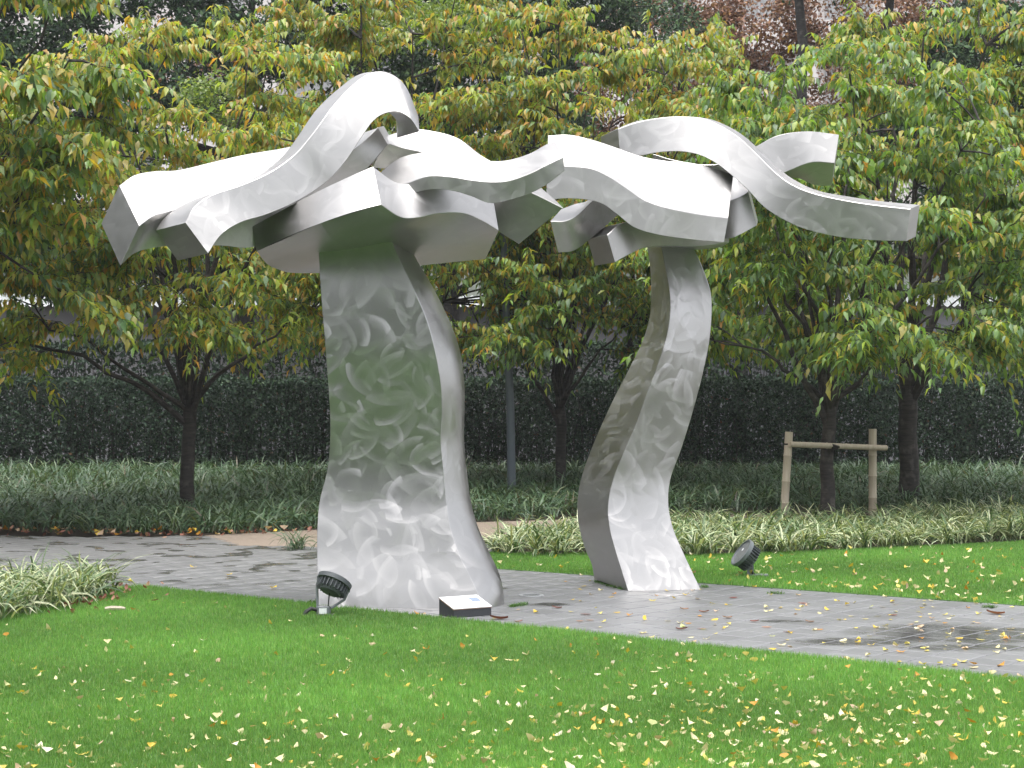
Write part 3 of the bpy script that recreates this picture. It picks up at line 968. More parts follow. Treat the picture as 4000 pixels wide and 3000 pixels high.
cherry('cherry_tree', (4.68, 26.0), .105, 1.75, (5.0, 25.6, 4.5), (2.9, 2.5, 2.7), ('green', 'green'),
       'young cherry tree tied to the bamboo support', clusters=108, seed=15, lean=(.03, 0),
       extra_limbs=[(2.9, 25.4, 2.7), (6.6, 25.3, 3.4), (3.6, 25.0, 3.8), (4.6, 25.2, 4.4)])
cherry('cherry_tree', (6.7, 29.6), .165, 1.95, (7.3, 29.0, 5.3), (3.5, 2.7, 3.3), ('green', 'mixed'),
       'thick trunked cherry tree right of the bamboo support', clusters=118, seed=16)
cherry('cherry_tree', (2.45, 34.4), .13, 2.0, (4.1, 33.4, 6.0), (3.1, 2.3, 3.0), ('green', 'mixed'),
       'cherry tree behind the right sculpture, trunk hidden by its column', clusters=84, seed=17, zlow=3.4)

# ------------------------------------------------------------------ grass
def blades(poly, density_fn, n, hmin, hmax, wid, zoff=0.0, maxpx=1090, minpx=-70):
    xs = np.array(poly)
    x0, y0 = xs.min(0); x1, y1 = xs.max(0)
    X, Y = [], []
    got = 0
    while got < n:
        m = n * 3
        y = rng.uniform(max(y0, 7.9), y1, m); x = rng.uniform(-.36 * 23, .40 * 23, m)
        px = 512 + x * FPX / y
        k = (px > minpx) & (px < maxpx) & inside(poly, x, y)
        if density_fn is not None: k &= rng.random(m) < density_fn(x, y)
        X.append(x[k]); Y.append(y[k]); got += k.sum()
    X = np.concatenate(X)[:n]; Y = np.concatenate(Y)[:n]
    patch = .5 + .25 * np.sin(X * 1.7 + Y * .9) + .25 * np.sin(X * .8 - Y * 2.3 + 1.3)
    H = rng.uniform(hmin, hmax, n) * (0.8 + .35 * patch)
    az = rng.uniform(0, 2 * np.pi, n); ln = rng.uniform(0, .75, n)
    base = np.stack([X, Y, np.full(n, zoff)], 1)
    sdv = np.stack([np.cos(az), np.sin(az), np.zeros(n)], 1) * (wid * rng.uniform(.7, 1.3, n) / 2)[:, None]
    a2 = rng.uniform(0, 2 * np.pi, n)
    tip = base + np.stack([np.cos(a2) * ln * H, np.sin(a2) * ln * H, H * np.sqrt(1 - .5 * ln ** 2)], 1)
    v = np.stack([base - sdv, base + sdv, tip], 1).reshape(-1, 3)
    f = np.arange(3 * n).reshape(-1, 3)
    c = palette(n, [((.108, .250, .054), 4), ((.150, .300, .075), 3), ((.080, .200, .042), 2), ((.25, .33, .12), .6)])
    c *= (0.78 + .42 * patch)[:, None] * np.array((1.28, 1.2, 1.25))
    c3_ = np.repeat(c, 3, axis=0)
    return v, f, c3_

grass_front = [(-3.95, 16.72)] + [tuple(N0 + U * s + V * 0.015) for s in np.linspace(-0.3, 14, 12)] + [(7.5, 7.5), (-7.5, 7.5), (-7.0, 13.6), (-4.55, 13.9)]
v, f, c = blades(grass_front, lambda x, y: np.clip((13.0 / y) ** 1.4 * .6, 0, 1), 460000, .024, .050, .0048)
o = link('grass', np_mesh('grass', v, f, GRASS, c)); tag(o, 'short bright green grass of the front lawn', 'grass', kind='stuff')
v, f, c = blades(far_poly, None, 130000, .024, .048, .008)
o = link('grass', np_mesh('grass', v, f, GRASS, c)); tag(o, 'short green grass of the lawn beyond the paved path', 'grass', kind='stuff')

# ------------------------------------------------------------------ strap-leaved plants
VCREAM = (0.50, 0.53, 0.33); VGREEN = (0.075, 0.13, 0.05); DGREEN = (0.056, 0.102, 0.055); DGREEN2 = (0.105, 0.16, 0.09)
def straps(cx, cy, cz, n_each, length, width, kind, spread=.1, seg=5):
    n = len(cx) * n_each
    X = np.repeat(cx, n_each) + rng.normal(0, spread, n); Y = np.repeat(cy, n_each) + rng.normal(0, spread, n); Z = np.repeat(cz, n_each)
    az = rng.uniform(0, 2 * np.pi, n)
    L = length * rng.uniform(.6, 1.15, n)
    el0 = rng.uniform(.75, 1.45, n); bend = rng.uniform(.9, 2.3, n)
    t = np.linspace(0, 1, seg)
    pts = np.zeros((n, seg, 3)); pts[:, 0] = np.stack([X, Y, Z], 1)
    hd = np.stack([np.cos(az), np.sin(az)], 1)
    for k in range(1, seg):
        el = el0 - bend * (t[k] - .5 / (seg - 1)) ** 1.2
        st = (L / (seg - 1))[:, None]
        pts[:, k, :2] = pts[:, k - 1, :2] + hd * (np.cos(el)[:, None] * st)
        pts[:, k, 2] = np.maximum(pts[:, k - 1, 2] + np.sin(el) * st[:, 0], Z + 0.004)
    sdv = np.stack([-np.sin(az), np.cos(az), rng.normal(0, .3, n)], 1)
    wd = width * rng.uniform(.7, 1.3, n)
    prof = np.array([.7, 1.0, .95, .7, .08]) if seg == 5 else np.interp(t, (0, .3, .7, 1), (.7, 1, .8, .08))
    v = np.stack([pts - sdv[:, None] * (wd[:, None] * prof)[..., None] / 2, pts + sdv[:, None] * (wd[:, None] * prof)[..., None] / 2], 2)
    v = v.reshape(-1, 3)
    k = np.arange(seg - 1)
    q = np.stack([2 * k, 2 * k + 1, 2 * k + 3, 2 * k + 2], -1)
    f = (q[None] + (np.arange(n) * seg * 2)[:, None, None]).reshape(-1, 4)
    if kind == 'variegated':
        ca_ = palette(n, [(VCREAM, 2.4), (VGREEN, 3.0), ((.22, .28, .14), 1.6)])
        cb_ = palette(n, [(VCREAM, 1.4), (VGREEN, 3.0), ((.06, .10, .045), 1.6)])
    else:
        ca_ = palette(n, [(DGREEN, 4), (DGREEN2, 2.5), ((.12, .16, .08), .5), ((.10, .085, .05), .25)]); cb_ = ca_
    c = np.stack([np.repeat(ca_[:, None], seg, 1), np.repeat(cb_[:, None], seg, 1)], 2).reshape(-1, 3)
    return v, f, c

def scatter(poly, spacing, jitter=.45, px0=-60, px1=1090):
    p = np.array(poly); x0, y0 = p.min(0); x1, y1 = p.max(0)
    gx, gy_ = np.meshgrid(np.arange(x0, x1, spacing), np.arange(y0, y1, spacing))
    X = gx.ravel() + rng.uniform(-jitter, jitter, gx.size) * spacing; Y = gy_.ravel() + rng.uniform(-jitter, jitter, gx.size) * spacing
    px = 512 + X * FPX / Y
    k = inside(poly, X, Y) & (px > px0) & (px < px1)
    return X[k], Y[k]

# single tussocks: the front row of the striped bed, the left foreground clump, one by the left column
MOUND = []
for k in range(4):
    v, f, c = straps(np.zeros(1), np.zeros(1), np.zeros(1), 80, .46, .015, 'variegated', .075)
    MOUND.append(np_mesh('striped_tussock', v, f, STRAP, c))
TUSS = []
for k in range(5):
    v, f, c = straps(np.zeros(1), np.zeros(1), np.zeros(1), 44, .52, .021, 'variegated', .05)
    TUSS.append(np_mesh('striped_tussock', v, f, STRAP, c))
DTUSS = []
for k in range(3):
    v, f, c = straps(np.zeros(1), np.zeros(1), np.zeros(1), 60, .46, .013, 'dark', .06)
    DTUSS.append(np_mesh('dark_tussock', v, f, STRAP, c))
front = [G(x, y) for x, y in ((1905, 2160), (2060, 2168), (2270, 2172), (2500, 2175), (2700, 2172), (2900, 2165), (3100, 2158), (3300, 2148), (3500, 2138), (3700, 2126), (3860, 2116), (4000, 2106), (4120, 2098))]
fa = np.array(front); seglen = np.r_[0, np.cumsum(np.linalg.norm(np.diff(fa, axis=0), axis=1))]
for s in np.arange(0.05, seglen[-1], .31):
    x = np.interp(s, seglen, fa[:, 0]) + random.gauss(0, .05); y = np.interp(s, seglen, fa[:, 1]) + random.gauss(0.05, .06)
    o = link('striped_tussock', random.choice(TUSS))
    o.location = (x, y, 0); o.rotation_euler = (0, 0, random.uniform(0, 6.28)); q = random.uniform(.82, 1.12); o.scale = (q, q, q)
    zone = 'between the two steel columns' if x < 1.25 else 'behind the grey floodlight' if x < 3.0 else 'in front of the bamboo support' if x < 5.0 else 'at the right end of the back lawn'
    tag(o, 'striped tussock in the front row, ' + zone, 'plant', 'striped tussocks ' + zone)
CLUMP = [(-4.1, 14.3), (-4.55, 14.15), (-3.95, 14.75), (-4.4, 14.65), (-3.8, 15.2), (-4.25, 15.1), (-4.75, 14.5), (-3.72, 15.7), (-4.15, 15.6), (-4.6, 15.1), (-3.72, 16.1), (-4.1, 16.05), (-4.5, 15.6), (-4.95, 15.2), (-3.72, 16.5), (-4.05, 16.5), (-4.45, 16.1), (-4.9, 15.8), (-4.4, 16.6), (-4.85, 16.4), (-5.2, 14.9), (-5.3, 15.9)]
for (x, y, q) in [(x_ - .22, y_, random.uniform(1.08, 1.28)) for x_, y_ in CLUMP]:
    o = link('striped_tussock', random.choice(MOUND))
    o.location = (x, y, 0); o.rotation_euler = (0, 0, random.uniform(0, 6.28)); o.scale = (q, q, q)
    tag(o, 'cream striped grass tussock in the clump at the left edge of the front lawn', 'plant', 'striped tussocks at the left lawn corner')
o = link('dark_tussock', DTUSS[0]); o.location = (-2.62, 21.5, 0)
tag(o, 'lone green grass tussock on the paving left of the broad column', 'plant')
o = link('dark_tussock', DTUSS[1]); o.location = (-2.2, 21.75, 0); o.scale = (.8, .8, .8)
tag(o, 'smaller grass tussock half hidden behind the broad column', 'plant')

bed_z = lambda y: np.clip((y - 28) * .05, 0, .32)
striped_poly = [(-.3, 21.4), (2.14, 21.0), (4.55, 22.0), (6.66, 23.1), (11, 25), (11, 27.6), (6.2, 27.2), (5.5, 25.6), (2.5, 24.8), (0.2, 23.4)]
X, Y = scatter(striped_poly, .27)
v, f, c = straps(X, Y, np.zeros(len(X)), 22, .52, .022, 'variegated', .06)
o = link('striped_ground_cover', np_mesh('striped_ground_cover', v, f, STRAP, c)); tag(o, 'cream striped strap-leaved ground cover behind the back lawn', 'ground cover', kind='stuff')
dark_poly = [(-14, 25.8), (-9.0, 25.2), (-6.2, 24.3), (-5.0, 24.0), (-4.2, 24.0), (-1.2, 26.6), (3.0, 28.6), (9.2, 28.3), (13, 27.5), (13, 35.9), (-14, 35.9)]
X, Y = scatter(dark_poly, .30)
v, f, c = straps(X, Y, bed_z(Y), 18, .58, .024, 'dark', .08, seg=4)
o = link('dark_ground_cover', np_mesh('dark_ground_cover', v, f, STRAP, c)); tag(o, 'dark green strap-leaved ground cover in front of the hedge', 'ground cover', kind='stuff')
# the planted bank under it
bx = np.linspace(-16, 16, 33); by = np.linspace(28, 44, 17)
gx, gy2 = np.meshgrid(bx, by); gz = bed_z(gy2) - .012 + rng.normal(0, .012, gx.shape); gz[0] = -.1
i, j = np.meshgrid(np.arange(16), np.arange(32), indexing='ij'); a = i * 33 + j
o = link('planted_bank', np_mesh('planted_bank', np.stack([gx, gy2, gz], -1).reshape(-1, 3), np.stack([a, a + 1, a + 34, a + 33], -1).reshape(-1, 4), SOIL, smooth=True)); o['kind'] = 'structure'

# ------------------------------------------------------------------ hedges
def hedge(name, y0, y1, z1, n, label, cols, lsize, gapn=0):
    root = empty(name, (0, (y0 + y1) / 2, 0)); tag(root, label, 'hedge')
    org = np.array((0, (y0 + y1) / 2, 0))
    px = rng.uniform(-90, 1110, n)
    y = y0 + (y1 - y0) * rng.random(n) ** 1.8
    z = rng.random(n) ** .85 * z1
    topm = rng.random(n) < .22
    z = np.where(topm, z1 + rng.normal(0, .035, n) + .03 * np.sin(px * .09), z)
    y = np.where(topm, rng.uniform(y0, y1, n), y + .06 * np.sin(px * .05 + z * 3))
    x = (px - 512) * y / FPX
    if gapn:
        g = np.sin(x * 7.1 + 2 * np.sin(z * 5)) * np.sin(z * 9 + x * 3) + rng.normal(0, .35, n)
        keep = (z > .95) | (g < .75)
        x, y, z, topm = x[keep], y[keep], z[keep], topm[keep]
    n = len(x)
    pos = np.stack([x, y, z], 1) - org
    d = rng.normal(0, 1, (n, 3)) + np.array((0, -.5, .1)); nr = rng.normal(0, .6, (n, 3)) + np.array((0, -.8, .7))
    L = rng.uniform(.7, 1.3, n) * lsize
    c = palette(n, cols)
    v, f, cc_ = leaf_batch2(pos, d, nr, L, L * .55, c)
    o = link('foliage', np_mesh('hedge_foliage', v, f, NEEDLE, cc_), root); o['kind'] = 'stuff'
    m = 190
    sx = rng.uniform(-10.5, 10.5, m) * (y0 / 36); sy = rng.uniform(y0 + .15, y1 - .1, m)
    pts = np.stack([np.stack([sx, sy, np.zeros(m)], 1), np.stack([sx + rng.normal(0, .08, m), sy, np.full(m, z1 * .5)], 1), np.stack([sx + rng.normal(0, .15, m), sy, np.full(m, z1 * .95)], 1)], 1) - org
    v, f = tubes(pts, np.array((.022, .016, .008))[None] * np.ones((m, 1)), 4)
    o = link('stems', np_mesh('hedge_stems', v, f, DARKBARK), root); o['kind'] = 'stuff'
HC = [((.026, .046, .030), 4), ((.040, .072, .042), 3), ((.018, .030, .021), 2), ((.055, .085, .045), .6), ((.10, .06, .035), .08)]
hedge('hedge', 36.0, 37.3, 2.27, 130000, 'clipped dark green hedge running the whole width behind the beds', HC, .078, gapn=1)
hedge('hedge', 39.6, 40.8, 3.15, 55000, 'taller loose dark hedge behind the clipped one', HC, .12)

# ------------------------------------------------------------------ background trees
def big_tree(name, base, r0, h, blobs, nleaf, lsize, cols, label, bark=DARKBARK, seed=3, lean=0.0, trans=NEEDLE):
    global rng
    keep = rng; rng = np.random.default_rng(seed)
    base = np.array((*base, 0.0))
    root = empty(name, tuple(base)); tag(root, label, 'tree')
    wood = MB()
    top = np.array((lean, 0, h))
    pts = [top * q + np.array((rng.normal(0, .06), rng.normal(0, .06), 0)) * (q > 0) for q in np.linspace(0, 1, 9)]
    wood.tube(pts, list(np.linspace(r0 * 1.2, r0 * .35, 9)), 10)
    for (cx, cy, cz, rx, ry, rz) in blobs:
        c_ = np.array((cx, cy, cz)) - base
        zf = np.clip(c_[2] - rng.uniform(.6, 1.6), 1.5, h * .95)
        s = top * (zf / h)
        wood.tube(list(bez(s, (s + c_) / 2 + np.array((0, 0, .2)), c_, 6)), list(np.linspace(r0 * .4, r0 * .08, 6)), 6)
        for _ in range(4):
            e = c_ + rng.normal(0, .5, 3) * np.array((rx, ry, rz))
            wood.tube(list(bez(c_ * .6 + s * .4, (c_ + e) / 2, e, 4)), list(np.linspace(r0 * .16, r0 * .04, 4)), 4)
    wood.build('trunk', bark, root, smooth=True)
    vol = np.array([b[3] * b[4] * b[5] for b in blobs]) ** .7
    cnt = (vol / vol.sum() * nleaf).astype(int)
    PP = []
    for b, k in zip(blobs, cnt):
        # leaf clumps on a rough shell
        nc = max(8, k // 90)
        q = unit(rng.normal(0, 1, (nc, 3))) * rng.uniform(.45, 1.0, (nc, 1))
        cl = np.array(b[:3]) + q * np.array(b[3:])
        idx = rng.integers(0, nc, k)
        PP.append(cl[idx] + rng.normal(0, .20, (k, 3)) * np.array((1.2, 1.2, .8)))
    p = np.concatenate(PP) - base; n = len(p)
    c = palette(n, cols)
    v, f, cc_ = leaf_batch2(p, rng.normal(0, 1, (n, 3)) + np.array((0, -.2, -.3)), rng.normal(0, .6, (n, 3)) + np.array((0, -.5, .8)), rng.uniform(.7, 1.3, n) * lsize, rng.uniform(.7, 1.3, n) * lsize * .6, c)
    o = link('crown', np_mesh('crown', v, f, trans, cc_), root); o['kind'] = 'stuff'
    rng = keep
EV = [((.034, .066, .032), 4), ((.056, .105, .045), 3), ((.020, .038, .022), 2), ((.095, .15, .06), 1.4)]
LG = [((.16, .23, .035), 4), ((.11, .18, .03), 3), ((.24, .30, .06), 1.4)]
BR = [((.20, .10, .065), 3), ((.26, .15, .10), 2), ((.12, .06, .045), 2), ((.30, .16, .07), .8)]
big_tree('evergreen_tree', (-6.6, 43.5), .24, 12, [(-7.6, 43, 5.8, 2.0, 1.4, 1.5), (-5.4, 43, 8.0, 2.0, 1.3, 1.5), (-7.8, 43, 10.0, 2.2, 1.3, 1.6), (-10.4, 43, 8.4, 2.0, 1.3, 1.8), (-11.4, 43, 11, 2.0, 1.3, 1.6), (-5.0, 43, 11.0, 1.9, 1.3, 1.3), (-10.6, 43, 5.4, 2.0, 1.3, 1.4), (-8.2, 43, 12.4, 2.4, 1.3, 1.2), (-12.6, 43, 12.6, 1.8, 1.3, 1.3), (-13, 43, 9.4, 1.6, 1.3, 1.6)], 60000, .15, EV, 'dark evergreen tree far back at the upper left', seed=21)
big_tree('evergreen_tree', (-1.6, 43), .26, 12, [(-1.0, 42.6, 7.2, 1.9, 1.2, 1.6), (.6, 42.6, 9.2, 1.6, 1.2, 1.3), (-2.6, 42.6, 9.5, 1.9, 1.2, 1.4), (.6, 42.6, 5.6, 1.7, 1.1, 1.2), (-3.2, 42.6, 6.0, 1.6, 1.2, 1.3), (-.6, 42.6, 11.2, 1.9, 1.2, 1.3), (-3.4, 42.6, 12.2, 2.0, 1.2, 1.2), (1.4, 42.6, 11.6, 1.6, 1.2, 1.2)], 48000, .15, EV, 'dark evergreen tree showing right of the high steel arch', seed=22)
big_tree('evergreen_tree', (4.6, 44), .21, 13, [(3.4, 43.5, 11.0, 1.6, 1.2, 1.2), (5.0, 43.5, 7.0, 1.4, 1.2, 1.0), (2.8, 43.5, 6.6, 1.5, 1.2, 1.2)], 12000, .115, EV, 'dark tree whose bare trunk shows above the right sculpture, crown to its left', seed=23, lean=-.4)
big_tree('evergreen_tree', (11.2, 43), .24, 12, [(11.6, 42.6, 10.4, 2.0, 1.3, 1.3), (10.4, 42.6, 8.6, 1.5, 1.1, 1.1), (12.3, 42.6, 8.4, 1.4, 1.1, 1.1), (11.0, 42.6, 6.0, 2.0, 1.2, 1.3)], 26000, .14, EV, 'dark evergreen tree in the upper right corner', seed=24)
big_tree('light_green_tree', (-3.6, 40.8), .13, 10.5, [(-3.2, 40.4, 10.6, 1.6, 1.0, .9), (-1.2, 40.4, 10.8, 1.1, .9, .7), (-5.6, 40.4, 7.0, 1.2, .8, .6), (-6.9, 40.4, 8.8, 1.0, .7, .6)], 9000, .105, LG, 'bright yellow green tree behind the cherries at top centre', seed=25, trans=LEAF)
big_tree('bare_trunk_tree', (7.05, 42.2), .22, 14, [(7.4, 42, 12.6, 1.6, 1.2, 1.1), (7.6, 42, 5.6, 1.6, 1.2, 1.2)], 8000, .115, EV, 'tall tree with straight black trunk, middle one of the three above the right sculpture', seed=26, lean=-.15)
big_tree('bare_trunk_tree', (8.8, 42.6), .20, 14, [(9.2, 42.2, 12.8, 1.6, 1.2, 1.0)], 4000, .105, EV, 'tall tree with leaning black trunk, rightmost of the three above the right sculpture', seed=27, lean=.5)
big_tree('brown_leaved_tree', (6.2, 47.5), .17, 11, [(5.2, 47, 9.4, 2.0, 1.2, 2.0), (8.2, 47, 9.6, 2.2, 1.2, 2.0), (2.6, 47, 10.2, 1.9, 1.2, 1.8), (10.8, 47, 9.6, 2.0, 1.2, 2.0), (6.6, 47, 11.6, 2.4, 1.2, 1.4), (8.8, 47, 12.2, 2.3, 1.2, 1.3), (11.8, 47, 12.2, 2.0, 1.2, 1.2), (4.4, 47, 12.4, 2.0, 1.2, 1.1)], 46000, .125, BR, 'tree with withered brown leaves in front of the pale facade', seed=28, trans=LITTER)
big_tree('brown_leaved_tree', (-7.4, 47.5), .17, 10, [(-8.4, 47, 10.6, 2, 1.2, 1.6), (-5.4, 47, 8.4, 1.8, 1.2, 1.5)], 6000, .15, BR, 'withered brown tree behind the upper left cherry', seed=29, trans=LITTER)

# ------------------------------------------------------------------ buildings beyond the hedges
def low_building():
    y = 50.0
    root = empty('low_building', (0, y, 0)); tag(root, 'low building with grey wall, white corrugated eave and pale boarded upper wall', 'building')
    m = MB(); m.box((0, 1.5, 2.32), (36, 3, 4.64)); m.build('wall', GREYWALL, root)
    m = MB(); m.box((0, 1.75, 6.0), (36, 2.5, 2.6)); m.build('upper_wall', SIDING, root)
    # boards of the upper wall, each lapped over the next
    bm_ = MB()
    bm_.box((0, 0, 0), (36, .03, .29), Matrix.Rotation(math.radians(4), 3, 'X'))
    bmesh_ = bm_.mesh('board', SIDING)
    for k in range(8):
        o = link('board', bmesh_, root); o.location = (0, .465, 4.98 + k * .30)
    ev = MB()
    n = 150
    xs = np.linspace(-15, 15, n * 4 + 1)
    prof = .035 * np.sin(np.linspace(0, 2 * np.pi * n, n * 4 + 1))
    vs = [(x, -.35 + 0 * p, 4.62 + p) for x, p in zip(xs, prof)] + [(x, .46, 4.95 + p) for x, p in zip(xs, prof)]
    ev.add(vs, [(k, k + 1, k + n * 4 + 2, k + n * 4 + 1) for k in range(n * 4)])
    ev.build('corrugated_eave', AWNING, root)
low_building()

def tall_building():
    y = 62.0
    root = empty('tall_building', (4, y, 0)); tag(root, 'pale stone office block far behind the trees', 'building')
    W = 60; floor = 3.6
    m = MB(); m.box((0, 6, 14), (W, 11, 28)); m.build('core_wall', PALEWALL, root)
    # facade: piers, floor bands, window panes in recesses
    for k in range(8):
        m = MB(); m.box((0, .32, k * floor + .55), (W, .36, 1.1)); m.build('floor_band', PALEWALL, root)
    pm_ = MB(); pm_.box((0, 0, 14), (.9, .44, 28)); pme = pm_.mesh('pier', PALEWALL)
    gl = MB(); gl.box((0, 0, 0), (1.5, .04, 2.3)); gme = gl.mesh('window_pane', DARKGLASS)
    fr = MB()
    for sx in (-.78, 0, .78): fr.box((sx, 0, 0), (.07, .09, 2.4))
    for sz in (-1.17, 1.17): fr.box((0, 0, sz), (1.6, .08, .07))
    fme = fr.mesh('window', FRAMEM)
    for i in range(-9, 10):
        o = link('pier', pme, root); o.location = (i * 3.2, .28, 0)
    for i in range(-6, 7):
        for k in range(1, 6):
            o = link('window', fme, root); o.location = (i * 3.2 + 1.6, .44, k * floor + 2.32)
            g_ = link('window_pane', gme, o); g_.location = (0, .03, 0)
tall_building()

# trees on the far side of the lawn, behind the photographer: they show only as reflections in the steel
def far_wood():
    def rank(n, ax, ay, bx, by, h):
        t_ = rng.random(n); cl = np.round(t_ * 26)
        hh = h * (1 + .16 * np.sin(cl * 2.1) + .1 * np.sin(cl * 5.3))
        z = rng.random(n) ** .8 * hh
        L_ = math.hypot(bx - ax, by - ay); nx, ny = (by - ay) / L_, -(bx - ax) / L_
        off = rng.random(n) * 4 + .9 * np.sin(t_ * 40)
        return np.stack([ax + (bx - ax) * t_ + nx * off, ay + (by - ay) * t_ + ny * off, z], 1)
    p = np.concatenate([rank(22000, 9, -24, -34, -24, 13.5), rank(26000, -25, -26, -25, 44, 14.0)])
    n = len(p)
    v, f, c = leaf_batch2(p, rng.normal(0, 1, (n, 3)), rng.normal(0, .6, (n, 3)) + np.array((0, .5, .6)), rng.uniform(.4, .9, n), rng.uniform(.3, .55, n), palette(n, EV + [((.08, .11, .03), 2)]))
    o = link('far_wood', np_mesh('far_wood', v, f, NEEDLE, c)); tag(o, 'dark trees round the lawn opposite and left of the sculptures', 'trees', kind='stuff')
far_wood()

# ------------------------------------------------------------------ bamboo support
def pole(mb, a, b, r, nodes):
    a, b = Vector(a), Vector(b)
    pts, rr = [], []
    ks = [0.0]
    for q in nodes: ks += [q - .012, q, q + .012]
    ks.append(1.0)
    for q in ks:
        pts.append(a.lerp(b, q)); rr.append(r * (1.13 if q in nodes else 1.0))
    mb.tube(pts, rr, 12)
sup = empty('bamboo_support', (4.45, 25.7, 0)); tag(sup, 'weathered bamboo post and rail frame holding up the young cherry tree', 'tree support')
o0 = Vector((4.45, 25.7, 0))
lp0, lp1 = Vector((3.94, 25.45, -.05)), Vector((4.03, 25.45, 1.39))
rp0, rp1 = Vector((5.42, 26.3, -.05)), Vector((5.42, 26.3, 1.42))
m = MB(); pole(m, lp0 - o0, lp1 - o0, .058, (.28, .5, .76)); m.build('post', BAMBOO, sup, smooth=True)
m = MB(); pole(m, rp0 - o0, rp1 - o0, .060, (.3, .52, .73)); m.build('post', BAMBOO, sup, smooth=True)
ca_, cb_ = Vector((4.02, 25.36, 1.21)), Vector((5.62, 26.29, 1.135))
m = MB(); pole(m, ca_ - o0, cb_ - o0, .042, (.22, .38, .58, .8)); m.build('rail', BAMBOO, sup, smooth=True)
m = MB()
for q in (-.012, .012): m.tube([Vector((4.72 + q + .11 * math.cos(a), 25.92 + .19 * math.sin(a), 1.17 + q + .02 * math.sin(2 * a))) - o0 for a in np.linspace(0, 2 * math.pi, 18)], .022, 6)
m.build('rope_binding', ROPE, sup, smooth=True)
for c_ in (lp1 + (lp0 - lp1) * .125, rp1 + (rp0 - rp1) * .17):
    m = MB()
    m.lathe([(.060, -.012), (.064, 0), (.060, .012)], 14, loc=c_ - o0); m.build('wire_tie', ROPE, sup)

# ------------------------------------------------------------------ grey pole
lp = empty('grey_pole', (0.0, 31.0, 0)); tag(lp, 'slim slate grey lamp pole standing in the dark bed between the sculptures', 'pole')
m = MB(); m.tube([(0, 0, 0), (-.03, 0, 1.8), (-.11, 0, 3.6), (-.16, 0, 5.0)], [.078, .072, .064, .058], 14); m.build('shaft', POLE, lp, smooth=True)
m = MB(); m.lathe([(.11, 0), (.11, .02), (.085, .03), (.085, .10)], 16); m.build('base_collar', POLE, lp)
m = MB(); m.lathe([(.06, 5.0), (.17, 5.05), (.19, 5.25), (.10, 5.36), (.02, 5.4)], 18, loc=(-.16, 0, 0)); m.build('lamp_head', DARKGREY, lp, smooth=True)

# ------------------------------------------------------------------ floodlights
def rot_to(ax):
    return Vector((0, 0, 1)).rotation_difference(Vector(ax).normalized()).to_matrix()

def fins(head, R, c, r0, r1, z0, z1, n):
    fm = MB(); fm.box(((r0 + r1) / 2, 0, (z0 + z1) / 2), (r1 - r0, .006, z1 - z0))
    fme = fm.mesh('fin', DARKGREY)
    for k in range(n):
        o = link('fin', fme, head)
        o.matrix_basis = Matrix.Translation(c) @ R.to_4x4() @ Matrix.Rotation(2 * math.pi * k / n, 4, 'Z')

fl = empty('floodlight', (-1.585, 14.72, 0)); tag(fl, 'dark floodlight seen from behind at the foot of the broad column', 'floodlight')
R = rot_to((.36, .45, .85)); c = Vector((.088, .03, .275))
m = MB()
m.lathe([(.055, -.105), (.085, -.10), (.112, -.055), (.118, -.02), (.150, -.015), (.152, .02), (.142, .028)], 30, R, c)
head = m.build('lamp_head', DARKGREY, fl, smooth=True)
fins(head, R, c, .085, .136, -.085, -.018, 24)
m = MB(); m.lathe([(.138, .029), (.02, .031)], 26, R, c); m.build('glass', GLASS, fl)
sx = (R @ Vector((1, 0, 0)))
ax1 = Vector((.93, .05, -.36)).normalized()
pa, pb = c - ax1 * .145 + Vector((0, 0, -.02)), c + ax1 * .13 + Vector((0, 0, -.02))
m = MB()
m.tube([pa, pa + Vector((-.012, -.01, -.09)), Vector((-.048, -.01, .06))], .011, 8)
m.tube([pb, pb + Vector((-.035, -.02, -.08)), Vector((.065, -.01, .06))], .011, 8)
m.box(pa, (.02, .03, .04)); m.box(pb, (.02, .03, .04))
m.build('yoke', GREYPAINT, fl, smooth=True)
m = MB(); m.lathe([(.062, 0), (.062, .07), (.056, .075)], 22); bs = m.build('base', GREYPAINT, fl, smooth=True)
m = MB(); m.box((0, 0, .004), (.17, .12, .008)); m.build('foot_plate', DARKGREY, fl)
m = MB(); m.add([(-.032 + .064 * q, -math.sqrt(.0632 ** 2 - (-.032 + .064 * q) ** 2), z) for z in (.016, .064) for q in np.linspace(0, 1, 5)], [(k, k + 1, k + 6, k + 5) for k in range(4)]); m.build('label_sticker', LABEL_GLINT, bs)
m = MB(); m.tube([c + R @ Vector((0, 0, -.1)), Vector((.045, .0, .15)), Vector((.04, -.01, .07))], .006, 6)
m.tube([(-.05, -.02, .045), (-.10, -.03, .06), (-.14, -.05, .035), (-.16, -.06, .0)], .017, 8)
m.build('cable', RUBBER, fl, smooth=True)

fr_ = empty('floodlight', (2.53, 18.05, 0)); tag(fr_, 'grey floodlight on the back lawn right of the slim column, glass facing left', 'floodlight')
R = rot_to((-.78, -.15, .60)); c = Vector((-.155, -.02, .245))
m = MB()
m.lathe([(.05, -.145), (.085, -.14), (.115, -.06), (.122, -.025), (.156, -.02), (.160, .02), (.145, .024), (.140, .008)], 30, R, c, cap1=False)
head = m.build('lamp_head', GREYPAINT, fr_, smooth=True)
fins(head, R, c, .085, .140, -.125, -.022, 24)
m = MB(); m.lathe([(.141, .010), (.01, .012)], 28, R, c); m.build('glass', GLASS, fr_)
m = MB(); m.lathe([(.018, .0135), (.002, .0145)], 10, R, c + R @ Vector((.03, .03, 0))); m.build('painted_glint', LABEL_GLINT, fr_)  # white disc painted as the bright highlight on the glass
m = MB()
m.box((-.09, -.04, .10), (.035, .012, .17), Matrix.Rotation(.1, 3, 'Y'))
m.box((-.05, .05, .14), (.038, .012, .24))
